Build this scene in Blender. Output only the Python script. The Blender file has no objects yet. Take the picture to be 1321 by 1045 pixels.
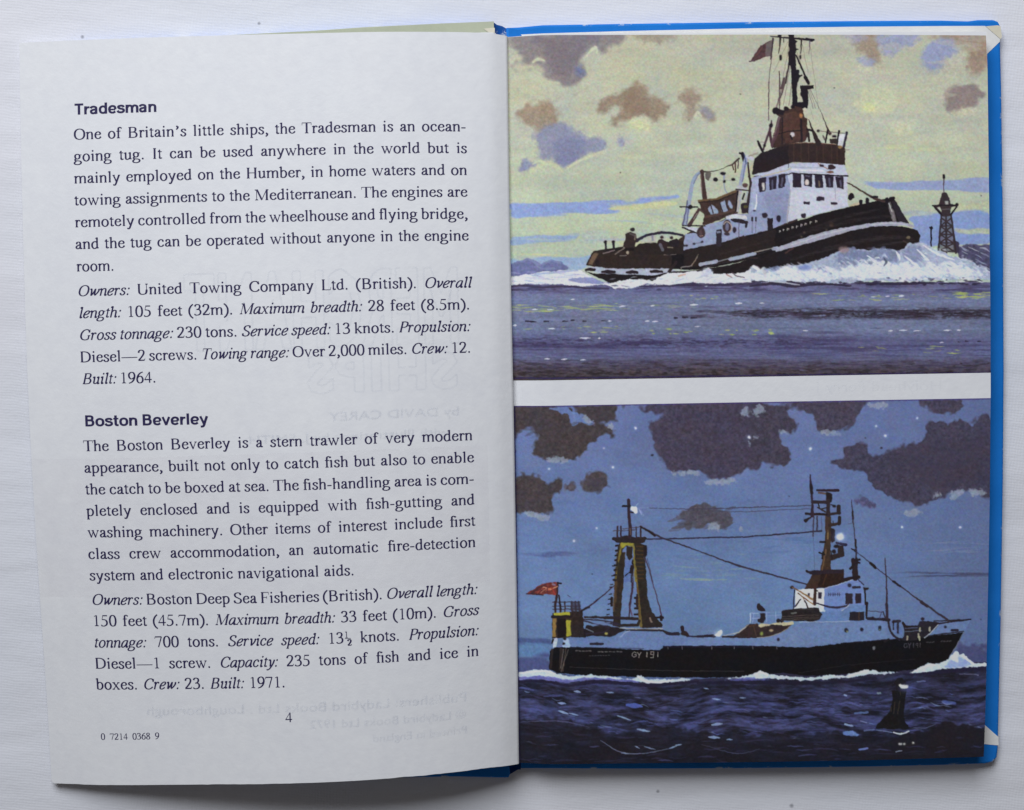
import bpy, math, random
import numpy as np
from mathutils import Vector

# ---------------------------------------------------------------- camera, light, exposure (metres; the book is about 175 mm tall)
scene = bpy.context.scene
COL = scene.collection
MM = .001
cam_data = bpy.data.cameras.new('camera'); cam = bpy.data.objects.new('camera', cam_data); COL.objects.link(cam)
cam.location = (0, .029498, .358789); cam.rotation_euler = (math.radians(-4.7), 0, 0)
cam_data.sensor_width = 36; cam_data.lens = 52.98; cam_data.clip_start = .01; cam_data.clip_end = 20
scene.camera = cam

world = bpy.data.worlds.new('World'); scene.world = world; world.use_nodes = True
bg = world.node_tree.nodes['Background']; bg.inputs[0].default_value = (1.0, .93, .86, 1); bg.inputs[1].default_value = .08

def window_light(loc, aim, size, power, color):
    d = bpy.data.lights.new('window_light', 'AREA'); d.shape = 'RECTANGLE'; d.size = size[0]; d.size_y = size[1]
    d.energy = power; d.color = color
    o = bpy.data.objects.new('window_light', d); COL.objects.link(o); o.location = loc
    o.rotation_euler = (Vector(aim) - Vector(loc)).to_track_quat('-Z', 'Y').to_euler()
    return o
window_light((-.14, .60, .56), (0, 0, 0), (.56, .46), 7.9, (.935, .965, 1.0))
scene.cycles.transparent_max_bounces = 64
vs = scene.view_settings
vs.view_transform = 'Standard'; vs.look = 'None'; vs.exposure = 0; vs.gamma = 1; vs.use_curve_mapping = False

# ---------------------------------------------------------------- measurements of the book, in millimetres
PAGE_TOP = [(-1.51, 85.57, 7.0), (7.03, 85.97, 7.0), (24.83, 86.21, 7.0), (56.86, 86.41, 7.0), (87.11, 86.51, 7.0), (108.87, 86.55, 7.0)]
PAGE_RIGHT = [(108.87, 86.55, 7.0), (109.39, 77.96, 7.0), (110.51, 48.76, 7.0), (111.51, 22.78, 7.0), (112.05, 4.67, 7.0), (112.5, -20.94, 7.0), (112.66, -41.27, 7.0), (112.8, -69.32, 7.0), (112.71, -83.76, 7.0)]
PAGE_BOTTOM = [(0.65, -85.8, 7.0), (14.72, -85.56, 7.0), (57.31, -85.1, 7.0), (85.08, -84.61, 7.0), (103.59, -84.04, 7.0), (112.71, -83.76, 7.0)]
BACK_COVER = [(-1.35, 88.2, 2.3), (1.35, 88.34, 2.3), (7.12, 88.87, 2.3), (25.14, 89.17, 2.3), (55.78, 89.61, 2.3), (82.81, 89.86, 2.3), (99.93, 89.93, 2.3), (106.06, 89.75, 2.3), (108.4, 90.04, 2.3), (112.0, 90.04, 2.3), (113.09, 89.61, 2.3), (113.53, 88.73, 2.3), (113.75, 83.94, 2.3), (114.3, 73.25, 2.3), (115.59, 40.88, 2.3), (116.61, 8.02, 2.3), (117.12, -17.89, 2.3), (117.5, -51.65, 2.3), (117.58, -74.45, 2.3), (117.59, -83.06, 2.3), (117.42, -85.36, 2.3), (116.44, -86.61, 2.3), (114.39, -87.0, 2.3), (105.01, -87.34, 2.3), (86.25, -87.78, 2.3), (56.22, -88.17, 2.3), (26.19, -88.3, 2.3), (9.29, -88.17, 2.3), (2.16, -88.09, 2.3)]
EP_TOP = [(2.07, 86.66, 2.34), (7.12, 86.91, 2.34), (25.15, 87.43, 2.34), (57.6, 88.14, 2.34), (79.22, 88.44, 2.34), (100.85, 88.61, 2.34), (109.95, 88.63, 2.34), (113.55, 85.64, 2.34), (113.49, 85.0, 2.34), (110.64, 82.24, 2.34), (108.27, 80.38, 2.34), (61.31, 80.38, 2.34), (7.13, 80.38, 2.34)]
EP_FLAP = [(110.13, 88.54, 2.34), (112.92, 88.76, 2.34), (113.56, 88.54, 2.34), (113.97, 86.15, 2.34), (113.66, 85.6, 2.34)]
EP_BOT = [(112.21, -75.59, 2.34), (114.32, -77.46, 2.34), (117.58, -80.33, 2.34), (117.67, -82.4, 2.34), (114.44, -82.09, 2.34), (110.49, -81.9, 2.34)]
FRONT_COVER = [(-4.23, 89.63, 2.6), (-16.3, 89.19, 2.5), (-34.34, 88.37, 2.3), (-46.99, 87.5, 2.2), (-74.06, 86.17, 2.2), (-102.97, 84.66, 2.2), (-106.21, 40.89, 2.2), (-106.45, -14.18, 2.2), (-103.34, -86.93, 2.2), (-100.59, -89.82, 2.2), (-67.73, -90.78, 2.2), (-39.54, -90.65, 2.3), (-13.23, -90.16, 2.5), (-3.85, -90.37, 2.6), (-0.84, -90.36, 2.6), (-0.47, -89.49, 2.6), (-1.59, -82.01, 2.6), (-3.77, 4.36, 2.6)]
SPINE = [(-4.24, 89.73, 1.6), (-3.53, 89.39, 1.0), (-2.26, 88.89, 0.8), (-1.17, 88.34, 1.4), (0.09, 88.23, 2.1), (2.16, -88.22, 2.1), (1.41, -88.86, 1.6), (0.47, -89.64, 1.0), (-0.66, -90.41, 1.0), (-1.79, -90.6, 1.6)]
LEAF_TOP = [(-1.11, 85.68, 6.3), (-4.59, 86.03, 7.79), (-8.07, 86.1, 8.45), (-11.54, 86.15, 8.91), (-15.0, 86.11, 9.36), (-18.45, 86.07, 9.76), (-21.91, 86.04, 10.09), (-25.36, 86.0, 10.33), (-28.81, 85.96, 10.49), (-32.27, 85.91, 10.58), (-35.73, 85.85, 10.6), (-39.2, 85.78, 10.55), (-42.68, 85.72, 10.44), (-46.17, 85.66, 10.28), (-49.66, 85.62, 10.08), (-53.17, 85.58, 9.83), (-56.69, 85.56, 9.54), (-60.22, 85.53, 9.21), (-63.77, 85.51, 8.85), (-67.33, 85.48, 8.45), (-70.9, 85.46, 8.02), (-74.49, 85.43, 7.56), (-78.09, 85.4, 7.09), (-81.7, 85.37, 6.62), (-85.33, 85.34, 6.13), (-88.97, 85.3, 5.63), (-92.62, 85.25, 5.12), (-96.28, 85.19, 4.62), (-99.95, 85.13, 4.11), (-103.64, 85.06, 3.57), (-107.36, 84.99, 2.97), (-111.1, 84.93, 2.34), (-114.86, 84.86, 1.7)]
LEAF_BOTTOM = [(1.63, -85.55, 6.6), (-1.85, -85.35, 8.6), (-5.3, -85.38, 9.91), (-8.73, -85.52, 11.0), (-12.15, -85.66, 11.95), (-15.56, -85.77, 12.73), (-18.95, -85.89, 13.38), (-22.35, -86.04, 13.89), (-25.74, -86.21, 14.26), (-29.14, -86.4, 14.51), (-32.55, -86.6, 14.64), (-35.96, -86.83, 14.63), (-39.39, -87.06, 14.52), (-42.83, -87.3, 14.31), (-46.29, -87.54, 14.04), (-49.77, -87.8, 13.67), (-53.26, -88.07, 13.22), (-56.77, -88.34, 12.72), (-60.3, -88.61, 12.18), (-63.85, -88.89, 11.57), (-67.43, -89.18, 10.91), (-71.02, -89.47, 10.21), (-74.64, -89.77, 9.49), (-78.27, -90.06, 8.75), (-81.93, -90.35, 7.97), (-85.6, -90.65, 7.18), (-89.29, -90.95, 6.39), (-92.99, -91.22, 5.62), (-96.71, -91.45, 4.85), (-100.43, -91.64, 4.09), (-104.17, -91.77, 3.33), (-107.93, -91.87, 2.56), (-111.7, -91.97, 1.8)]
LEAF_FORE = [(-114.86, 84.86, 1.7), (-114.97, 74.22, 1.74), (-115.04, 63.51, 1.84), (-115.05, 52.76, 2.0), (-115.02, 41.96, 2.18), (-114.96, 31.11, 2.35), (-114.86, 20.23, 2.51), (-114.73, 9.29, 2.61), (-114.54, -1.7, 2.65), (-114.29, -12.75, 2.62), (-113.97, -23.87, 2.53), (-113.63, -35.06, 2.39), (-113.24, -46.32, 2.23), (-112.82, -57.65, 2.06), (-112.37, -69.04, 1.92), (-112.02, -80.49, 1.83), (-111.7, -91.97, 1.8)]
LEAF_SPINE = [(-1.11, 85.68, 6.3), (-0.98, 75.35, 6.42), (-0.86, 64.97, 6.53), (-0.72, 54.55, 6.63), (-0.56, 44.09, 6.73), (-0.36, 33.58, 6.81), (-0.14, 23.03, 6.87), (0.08, 12.42, 6.92), (0.29, 1.76, 6.95), (0.49, -8.95, 6.96), (0.68, -19.71, 6.95), (0.87, -30.53, 6.92), (1.04, -41.41, 6.88), (1.2, -52.36, 6.82), (1.34, -63.36, 6.75), (1.49, -74.43, 6.68), (1.63, -85.55, 6.6)]
TEXT = [('h', 0.8896, 0.10006, 0.72007, 0.10025, 'Tradesman'), ('p', 0.89189, 0.13355, 0.08624, 0.13518, 'One of Britain’s little ships, the Tradesman is an ocean-'), ('p', 0.89244, 0.16279, 0.08494, 0.1647, 'going tug. It can be used anywhere in the world but is'), ('p', 0.89287, 0.19228, 0.08525, 0.19447, 'mainly employed on the Humber, in home waters and on'), ('p', 0.89343, 0.22182, 0.08534, 0.22409, 'towing assignments to the Mediterranean. The engines are'), ('p', 0.89319, 0.25122, 0.08514, 0.25396, 'remotely controlled from the wheelhouse and ﬂying bridge,'), ('p', 0.89375, 0.28054, 0.08442, 0.28356, 'and the tug can be operated without anyone in the engine'), ('p', 0.89224, 0.31038, 0.81399, 0.31095, 'room.'), ('p', 0.89199, 0.34367, 0.08213, 0.34744, '*Owners:* United Towing Company Ltd. (British). *Overall*'), ('p', 0.89204, 0.37316, 0.08502, 0.37716, '*length:* 105 feet (32m). *Maximum breadth:* 28 feet (8.5m).'), ('p', 0.89197, 0.4028, 0.08522, 0.40662, '*Gross tonnage:* 230 tons. *Service speed:* 13 knots. *Propulsion:*'), ('p', 0.89127, 0.4324, 0.08492, 0.43582, 'Diesel—2 screws. *Towing range:* Over 2,000 miles. *Crew:* 12.'), ('p', 0.88901, 0.46176, 0.73471, 0.46247, '*Built:* 1964.'), ('h', 0.88706, 0.5186, 0.63148, 0.52023, 'Boston Beverley'), ('p', 0.89185, 0.55186, 0.08522, 0.5546, 'The Boston Beverley is a stern trawler of very modern'), ('p', 0.89233, 0.58077, 0.08329, 0.5846, 'appearance, built not only to catch ﬁsh but also to enable'), ('p', 0.89245, 0.60991, 0.0839, 0.61351, 'the catch to be boxed at sea. The ﬁsh-handling area is com-'), ('p', 0.89245, 0.63863, 0.08383, 0.64199, 'pletely enclosed and is equipped with ﬁsh-gutting and'), ('p', 0.89256, 0.66754, 0.08328, 0.67071, 'washing machinery. Other items of interest include ﬁrst'), ('p', 0.89385, 0.69648, 0.08336, 0.6995, 'class crew accommodation, an automatic ﬁre-detection'), ('p', 0.89361, 0.72517, 0.33839, 0.72806, 'system and electronic navigational aids.'), ('p', 0.8928, 0.75786, 0.08203, 0.76322, '*Owners:* Boston Deep Sea Fisheries (British). *Overall length:*'), ('p', 0.89314, 0.78634, 0.08137, 0.7914, '150 feet (45.7m). *Maximum breadth:* 33 feet (10m). *Gross*'), ('p', 0.89415, 0.81509, 0.08117, 0.81895, '*tonnage:* 700 tons. *Service speed:* 13½ knots. *Propulsion:*'), ('p', 0.89386, 0.84345, 0.08112, 0.84706, 'Diesel—1 screw. *Capacity:* 235 tons of ﬁsh and ice in'), ('p', 0.89417, 0.87136, 0.49209, 0.87293, 'boxes. *Crew:* 23. *Built:* 1971.'), ('n', 0.49558, 0.91938, 0.47973, 0.9193, '4'), ('i', 0.8898, 0.93883, 0.76476, 0.93809, '0 7214 0368 9')]
H = [0.177646686, 3.2973868e-14, -117.335636, -3.37866017e-13, -0.178269871, 93.7090702, 1.06939043e-14, -4.13773185e-05, 1.0]
GAIN1, GAIN2 = 1.15, 1.43

# ---------------------------------------------------------------- printed pictures: a small painter
FR = {'A':(650,20,4.003),'B':(970,20,3.763),'C':(650,250,4.003),'D':(970,250,3.763),
      'Z1':(740,280,8.256),'Z2':(860,190,8.707),'Z3':(960,40,10.45),'Z4':(960,120,9.436),
      'Z5':(960,200,8.807),'Z6':(1080,220,6.605),'Z7':(880,260,8.256),'Z8':(1000,260,6.605),
      'E':(650,500,4.003),'F':(970,500,3.763),'G':(650,750,4.003),'H':(970,750,3.763),
      'Y1':(670,730,6.531),'Y2':(770,630,8.708),'Y3':(780,720,8.036),'Y4':(900,740,7.4625),
      'Y5':(1010,600,6.967),'Y6':(1010,720,9.436),'Y7':(1120,740,6.969),'Y8':(1080,860,6.605),'P':(0,0,1.0)}

def blur(a, r):
    r = int(round(r))
    if r < 1: return a
    for ax in (0, 1):
        for _ in range(2):
            p = [(0, 0)] * a.ndim; p[ax] = (r + 1, r)
            c = np.cumsum(np.pad(a, p, mode='edge'), axis=ax)
            n = a.shape[ax]; k = 2 * r + 1
            a = (np.take(c, range(k, k + n), ax) - np.take(c, range(0, n), ax)) / k
    return a

def vnoise(rng, h, w, cx, cy):
    """smooth value noise with cells of cx by cy pixels, about -1..1"""
    gw, gh = int(w / cx) + 3, int(h / cy) + 3
    g = rng.uniform(-1, 1, (gh, gw))
    x = np.arange(w) / cx; y = np.arange(h) / cy
    xi = x.astype(int); yi = y.astype(int)
    fx = x - xi; fy = y - yi
    fx = fx * fx * (3 - 2 * fx); fy = (fy * fy * (3 - 2 * fy))[:, None]
    r0 = g[yi][:, xi] * (1 - fx) + g[yi][:, xi + 1] * fx
    r1 = g[yi + 1][:, xi] * (1 - fx) + g[yi + 1][:, xi + 1] * fx
    return r0 * (1 - fy) + r1 * fy

def fbm(rng, h, w, cx, cy, o=4):
    s = np.zeros((h, w)); a = 1.0; t = 0
    for _ in range(o):
        s += a * vnoise(rng, h, w, max(cx, 1), max(cy, 1)); t += a
        a *= .55; cx *= .5; cy *= .5
    return s / t

def spline(p, closed, n=8):
    p = np.asarray(p, float); m = len(p); out = []
    for i in range(m if closed else m - 1):
        g = lambda k: p[k % m] if closed else p[min(max(k, 0), m - 1)]
        a, b, c, d = g(i - 1), g(i), g(i + 1), g(i + 2)
        for t in np.arange(n) / n:
            out.append(.5 * (2 * b + (c - a) * t + (2 * a - 5 * b + 4 * c - d) * t * t + (3 * b - a - 3 * c + d) * t ** 3))
    if not closed: out.append(p[-1])
    return np.array(out)

class Canvas:
    def __init__(s, x0, y0, x1, y1, S, seed):
        s.x0, s.y0, s.S = x0, y0, S
        s.W, s.H = int((x1 - x0) * S), int((y1 - y0) * S)
        s.a = np.zeros((s.H, s.W, 3)); s.rng = np.random.default_rng(seed); s.f = 'P'
    def px(s, p, f=None):
        ox, oy, k = FR[f or s.f]; p = np.asarray(p, float)
        return (p / k + (ox - s.x0, oy - s.y0)) * s.S
    def grad(s, stops):
        ys = np.arange(s.H) / s.S + s.y0
        k = [q[0] for q in stops]
        for c in range(3): s.a[:, :, c] = np.interp(ys, k, [q[1][c] for q in stops])[:, None]
    def mask(s, P, pad):
        x0 = max(int(P[:, 0].min()) - pad, 0); x1 = min(int(P[:, 0].max()) + pad + 2, s.W)
        y0 = max(int(P[:, 1].min()) - pad, 0); y1 = min(int(P[:, 1].max()) + pad + 2, s.H)
        if x1 <= x0 or y1 <= y0: return None
        m = np.zeros((y1 - y0, x1 - x0)); xs = np.arange(x0, x1)
        X, Y = P[:, 0], P[:, 1]; X2, Y2 = np.roll(X, -1), np.roll(Y, -1)
        for j in range(y0, y1):
            yy = j + .013
            k = (Y <= yy) != (Y2 <= yy)
            if not k.any(): continue
            xc = np.sort(X[k] + (yy - Y[k]) / (Y2[k] - Y[k]) * (X2[k] - X[k]))
            m[j - y0] = np.searchsorted(xc, xs) % 2
        return m, x0, y0, x1, y1
    def mix(s, m, x0, y0, x1, y1, col, tex=0.0, hs=1.0):
        h, w = m.shape; col = np.asarray(col, float)
        c = np.broadcast_to(col, (h, w, 3))
        if tex:
            n = fbm(s.rng, h, w, 9 * s.S / 3 * hs, 9 * s.S / 3, 3)
            c = c * (1 + tex * n[:, :, None])
        v = s.a[y0:y1, x0:x1]
        v += (c - v) * m[:, :, None]
    def poly(s, pts, col, soft=0.0, alpha=1.0, rough=0.0, tex=0.10, sm=False, f=None, cell=5.0, hs=1.0):
        """filled shape; soft and rough (edge wobble) are in photograph-sized pixels"""
        P = s.px(pts, f)
        if sm: P = spline(P, True)
        pad = int((soft + rough) * s.S * 2) + 2
        r = s.mask(P, pad)
        if r is None: return
        m = r[0]; h, w = m.shape
        if rough:
            m = blur(m, (rough + .5 * soft) * s.S)
            n = fbm(s.rng, h, w, cell * s.S * hs * 1.3, cell * s.S * 1.3, 3 if rough < 2 else 2)
            k = min(1 + .8 * rough / max(soft, .05), 9)
            m = np.clip((m - .5 + .85 * n * 4 * m * (1 - m)) * k + .5, 0, 1)
        elif soft: m = blur(m, soft * s.S)
        s.mix(m * alpha, *r[1:], col, tex)
    def line(s, pts, w, col, alpha=1.0, sm=False, f=None, soft=0.5, dry=0.0):
        P = s.px(pts, f)
        ws = np.asarray(w if np.ndim(w) else [w] * len(P), float)
        if sm and len(P) > 2:
            t = np.linspace(0, len(P) - 1, (len(P) - 1) * 8 + 1)
            P = spline(P, False); ws = np.interp(t, np.arange(len(ws)), ws)
        ws = ws * s.S / 2 / FR[f or s.f][2]; mw = ws.max()
        pad = int(mw + 3)
        x0 = max(int(P[:, 0].min()) - pad, 0); x1 = min(int(P[:, 0].max()) + pad + 2, s.W)
        y0 = max(int(P[:, 1].min()) - pad, 0); y1 = min(int(P[:, 1].max()) + pad + 2, s.H)
        if x1 <= x0 or y1 <= y0: return
        m = np.zeros((y1 - y0, x1 - x0))
        for a, b, wa, wb in zip(P[:-1], P[1:], ws[:-1], ws[1:]):
            q = pad + 1
            u0 = max(int(min(a[0], b[0])) - q, x0); u1 = min(int(max(a[0], b[0])) + q, x1)
            v0 = max(int(min(a[1], b[1])) - q, y0); v1 = min(int(max(a[1], b[1])) + q, y1)
            if u1 <= u0 or v1 <= v0: continue
            xx, yy = np.meshgrid(np.arange(u0, u1), np.arange(v0, v1))
            d = b - a; L = max((d * d).sum(), 1e-6)
            t = np.clip(((xx - a[0]) * d[0] + (yy - a[1]) * d[1]) / L, 0, 1)
            ds = np.hypot(xx - a[0] - t * d[0], yy - a[1] - t * d[1])
            e = max(soft * s.S, .7)
            mm = np.clip((wa + (wb - wa) * t - ds) / e + .5, 0, 1)
            sub = m[v0 - y0:v1 - y0, u0 - x0:u1 - x0]; np.maximum(sub, mm, out=sub)
        if dry: m *= np.clip(.75 + fbm(s.rng, m.shape[0], m.shape[1], 6 * s.S, 1.2 * s.S, 2) * dry * 2, 0, 1)
        s.mix(m * alpha, x0, y0, x1, y1, col)
    def ell(s, x, y, rx, ry, col, soft=.4, alpha=1.0, f=None, tex=0.08):
        t = np.linspace(0, 2 * np.pi, 25)[:-1]
        s.poly(np.stack([x + rx * np.cos(t), y + ry * np.sin(t)], 1), col, soft, alpha, 0, tex, f=f)
    def dabs(s, n, box, lw, th, cols, alpha=(.4, .9), slope=0.0, curve=0.0, f=None, prob=None):
        """n loose horizontal brush dabs inside box"""
        x0, y0, x1, y1 = box
        for _ in range(n):
            x = s.rng.uniform(x0, x1); y = s.rng.uniform(y0, y1)
            L = s.rng.uniform(*lw); t = s.rng.uniform(*th); k = s.rng.normal(slope, .06) ; cv = s.rng.normal(0, curve) if curve else 0
            c = cols[s.rng.integers(len(cols))]
            s.line([(x - L / 2, y - k * L / 2), (x, y + cv * L), (x + L / 2, y + k * L / 2)], [t * .3, t, t * .2], c,
                   s.rng.uniform(*alpha), True, f, .6)
    def streaks(s, y0, y1, col, amp, cx=60, cy=2.0, x0=None, x1=None):
        """dry-brush streaks running along the picture between two heights"""
        a, b = int((y0 - s.y0) * s.S), int((y1 - s.y0) * s.S)
        a, b = max(a, 0), min(b, s.H)
        n = fbm(s.rng, b - a, s.W, cx * s.S, cy * s.S, 4)
        e = np.sin(np.linspace(0, np.pi, b - a))[:, None] ** .6
        m = np.clip(n * 2.2 + .1, 0, 1) * amp * e
        if x0 is not None:
            xs = np.arange(s.W) / s.S + s.x0
            m = m * np.clip((xs - x0) / 40, 0, 1)[None] * np.clip((x1 - xs) / 40, 0, 1)[None]
        s.mix(m, 0, a, s.W, b, col)
    def finish(s, warp=.45, grain=.035):
        """brush wobble, then the mottled dot grain of the cheap offset print, then half size"""
        h, w, S = s.H, s.W, s.S
        yy, xx = np.mgrid[0:h, 0:w]
        dx = fbm(s.rng, h, w, 5 * S, 5 * S, 2) * warp * S * 1.6
        dy = fbm(s.rng, h, w, 5 * S, 5 * S, 2) * warp * S * 1.6
        a = s.a[np.clip((yy + dy).round().astype(int), 0, h - 1), np.clip((xx + dx).round().astype(int), 0, w - 1)]
        h2, w2 = h // 2 * 2, w // 2 * 2
        a = a[:h2, :w2].reshape(h2 // 2, 2, w2 // 2, 2, 3).mean((1, 3))
        h, w = a.shape[:2]
        # broad unevenness of the wash, then dot mottle
        a = a * (1 + .035 * fbm(s.rng, h, w, 46, 26, 4)[:, :, None]) + fbm(s.rng, h, w, 30, 22, 3)[:, :, None] * np.array([3.5, 0, -3.5])
        g = np.stack([fbm(s.rng, h, w, 4.2, 3.4, 2) for _ in range(3)], 2)
        gl = fbm(s.rng, h, w, 2.6, 2.6, 2)[:, :, None] * 1.3
        a = a * (1 + grain * (g * 1.3 + gl)) + (g * 1.5 + gl) * grain * 30
        return np.clip(a, 2, 255)

def paint_tug_at_sea():
    c = Canvas(648, 38, 1284, 496, 3, 5)
    c.grad([(40,(184,182,163)),(90,(187,188,167)),(150,(189,191,172)),(230,(190,196,174)),(300,(189,199,172)),(345,(188,199,177)),(362,(184,195,184))])
    n = fbm(c.rng, c.H, c.W, 120*3, 14*3, 4)[:, :, None]; c.a *= 1 + .05*n
    n = fbm(c.rng, c.H, c.W, 40*3, 30*3, 4)[:, :, None]; c.a += n*np.array([7,5,-6])
    BR, BL, PU = (150,132,114), (140,142,168), (131,122,128)
    c.f = 'A'
    for k in range(26):
        c.dabs(1,(0,90,1321,900),(60,300),(12,50),[(205,206,168),(186,182,165),(198,200,176)],(.15,.4))
    c.poly([(20,90),(600,85),(570,150),(500,195),(470,150),(400,220),(412,300),(370,345),(280,352),(230,340),(200,270),(120,262),(40,268),(90,200),(30,140)],PU,5.5,.85,2.2,.12,sm=True,cell=9)
    c.poly([(160,120),(520,95),(440,170),(370,230),(380,290),(300,330),(240,300),(220,200)],(120,109,118),5.5,.6,2.2,.1,sm=True,cell=8)
    c.poly([(360,265),(400,260),(415,300),(385,310)],(108,118,160),3.8,.8,0.7,sm=True)
    c.line([(150,245),(175,222),(205,235)],22,(176,170,158),.8,True,soft=3)
    c.poly([(640,88),(900,88),(860,130),(790,142),(700,135)],(158,146,132),5.5,.8,1.8,sm=True)
    c.poly([(490,460),(560,410),(620,390),(670,345),(720,370),(760,420),(850,460),(830,500),(790,560),(740,530),(690,525),(640,550),(570,560),(540,540),(600,500),(580,470),(500,510)],BR,4.8,.9,1.8,.14,sm=True,cell=7)
    c.poly([(620,400),(670,370),(730,420),(760,480),(700,510),(640,500)],(138,116,100),5.5,.5,1.4,sm=True)
    c.poly([(640,560),(690,530),(750,545),(770,580),(680,595)],(208,210,166),5.5,.8,0.9,sm=True)
    c.poly([(800,520),(870,545),(820,560)],(205,205,175),3.8,.6,0.9,sm=True)
    c.poly([(900,420),(960,375),(1010,420),(1000,470),(1060,490),(1092,540),(1050,532),(1010,490),(970,550),(930,540),(930,480)],(156,139,124),4.8,.9,1.8,.14,sm=True,cell=7)
    c.poly([(1010,480),(1060,485),(1090,535),(1045,535)],(150,150,165),3.8,.7,0.9,sm=True)
    c.poly([(60,500),(200,445),(275,490),(280,570),(180,615),(150,570)],(155,134,116),5.5,.85,2.2,.14,sm=True,cell=8)
    c.poly([(150,620),(210,580),(290,545),(350,580),(420,620),(520,640),(510,690),(430,720),(400,750),(300,788),(250,745),(160,755),(180,690)],(145,146,168),4.1,.95,1.8,.08,sm=True,cell=8)
    c.poly([(260,660),(340,630),(420,650),(400,720),(310,775),(265,730)],(130,134,166),4.8,.8,1.4,sm=True)
    c.poly([(75,795),(105,740),(165,765),(120,800)],(138,142,172),3.8,.9,0.9,sm=True)
    c.poly([(575,650),(600,620),(630,650),(600,675)],(150,153,178),3.8,.8,0.9,sm=True)
    c.line([(140,800),(230,760),(300,800)],20,(206,209,170),.7,True,soft=3)
    c.line([(330,785),(420,735),(520,700)],18,(208,210,172),.7,True,soft=3)
    c.f='B'
    c.poly([(490,90),(640,90),(620,180),(645,245),(590,240),(510,160)],(158,140,124),5.5,.9,1.8,.1,sm=True)
    c.poly([(430,92),(560,92),(520,125),(450,120)],(165,160,182),5.5,.8,1.4,sm=True)
    c.poly([(620,92),(810,92),(785,135),(700,180),(650,205),(625,160)],(154,160,190),5.5,.9,1.4,sm=True)
    c.poly([(515,195),(600,215),(570,255),(530,240)],(158,163,192),5.5,.8,1.4,sm=True)
    c.poly([(480,250),(560,240),(680,260),(640,275),(520,270)],(200,198,172),5.5,.8,0.9,sm=True)
    c.poly([(870,88),(1150,88),(1150,200),(1110,270),(1070,292),(1040,240),(1040,190),(990,150)],(158,137,122),5.5,.9,2.2,.12,sm=True,cell=8)
    c.poly([(830,165),(870,118),(980,125),(1003,180),(940,250),(860,278),(820,220)],(150,157,190),5.5,.95,1.8,.06,sm=True,cell=8)
    c.poly([(930,225),(1000,180),(1050,220),(1000,300),(900,290)],(192,190,170),5.5,.8,1.4,sm=True)
    c.poly([(930,410),(970,350),(1050,332),(1122,370),(1100,420),(1040,450),(975,478)],(142,127,126),4.8,.9,1.8,.1,sm=True,cell=7)
    c.poly([(960,480),(1020,450),(1100,460),(1060,485)],(198,198,170),3.8,.8,0.9,sm=True)
    c.poly([(490,430),(540,360),(630,352),(695,390),(680,470),(550,468)],(207,209,172),5.5,.75,1.8,.06,sm=True,cell=7)
    c.poly([(530,450),(600,420),(580,470)],(214,216,160),3.8,.8,0.9,sm=True)
    c.poly([(660,520),(800,520),(770,560),(720,585),(690,560)],(206,208,176),5.5,.6,1.8,sm=True)
    c.dabs(5,(500,620,900,660),(80,200),(10,18),[(204,208,165)],(.4,.7))
    c.dabs(12,(480,100,1150,700),(80,240),(20,50),[(200,198,176),(186,183,172)],(.2,.45))
    c.f='A'
    for x,y,w,h,col in [(660,400,260,90,(150,132,114)),(760,440,160,80,(152,134,116)),(960,430,110,80,(156,139,124)),(210,500,150,80,(152,133,116)),(300,160,420,110,(131,122,128)),(320,640,220,90,(142,144,168)),(100,200,160,100,(150,142,140)),(520,130,140,60,(150,142,138))]:
        for k in range(16):
            X=c.rng.normal(x,w*.42); Y=c.rng.normal(y,h*.42); L=c.rng.uniform(18,60); t=c.rng.uniform(-.9,.2)
            c.line([(X-L/2,Y-L*t/2),(X,Y),(X+L/2,Y+L*t/2)],[3,c.rng.uniform(9,20),3],np.array(col)+c.rng.normal(0,4),c.rng.uniform(.10,.28),True,soft=2.5)
    for p in [[(640,560),(700,532),(760,560)],[(330,785),(370,762),(430,735)],[(150,765),(190,752),(240,775)],[(420,215),(470,165),(480,195)],[(985,520),(1000,500),(1020,520)],[(150,240),(175,225),(210,232)]]:
        c.line(p,[8,16,6],(206,209,176),.75,True,soft=1.2)
    # bands of blue low in the sky
    SB=(146,164,214)
    c.f='C'
    c.poly([(30,48),(300,42),(600,38),(900,12),(912,28),(700,48),(530,62),(620,85),(430,105),(200,112),(30,128)],SB,1.2,.95,2,.06,hs=5)
    c.poly([(515,66),(900,38),(905,60),(700,78),(560,85)],(206,206,158),1.2,.9,1.5,.05,hs=4)
    c.poly([(30,215),(400,208),(380,238),(200,252),(30,257)],(150,170,208),1.5,.9,2,.05,hs=5)
    c.poly([(400,205),(900,180),(880,210),(390,250)],(178,190,186),4,.7,3,hs=5)
    c.poly([(30,330),(150,338),(400,318),(520,295),(440,362),(380,395),(30,390)],(154,176,210),1.6,.9,2,.06,hs=4)
    c.poly([(500,150),(880,130),(860,160),(520,180)],(196,206,172),3,.6,3,hs=5)
    c.dabs(16,(40,110,900,330),(100,320),(6,16),[(208,210,160),(190,200,178),(172,184,196)],(.3,.6))
    c.f='B'
    c.poly([(520,808),(700,800),(1160,792),(1160,852),(760,852),(600,842)],(152,165,204),1.2,.95,2,.06,hs=5)
    c.f='D'
    c.poly([(1000,80),(1160,84),(1160,250),(820,250),(760,110),(880,88)],(138,157,208),1.4,.95,2,.07,hs=5)
    c.poly([(700,70),(880,85),(860,110),(740,110)],(170,180,190),3,.8,3,hs=4)
    c.poly([(975,172),(1160,165),(1160,190),(1000,192)],(186,192,168),1.2,.95,1.5,hs=4)
    c.poly([(975,45),(1160,40),(1160,70),(980,75)],(200,203,168),1.5,.7,1.5,hs=4)
    # far hills
    c.f='C'
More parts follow.
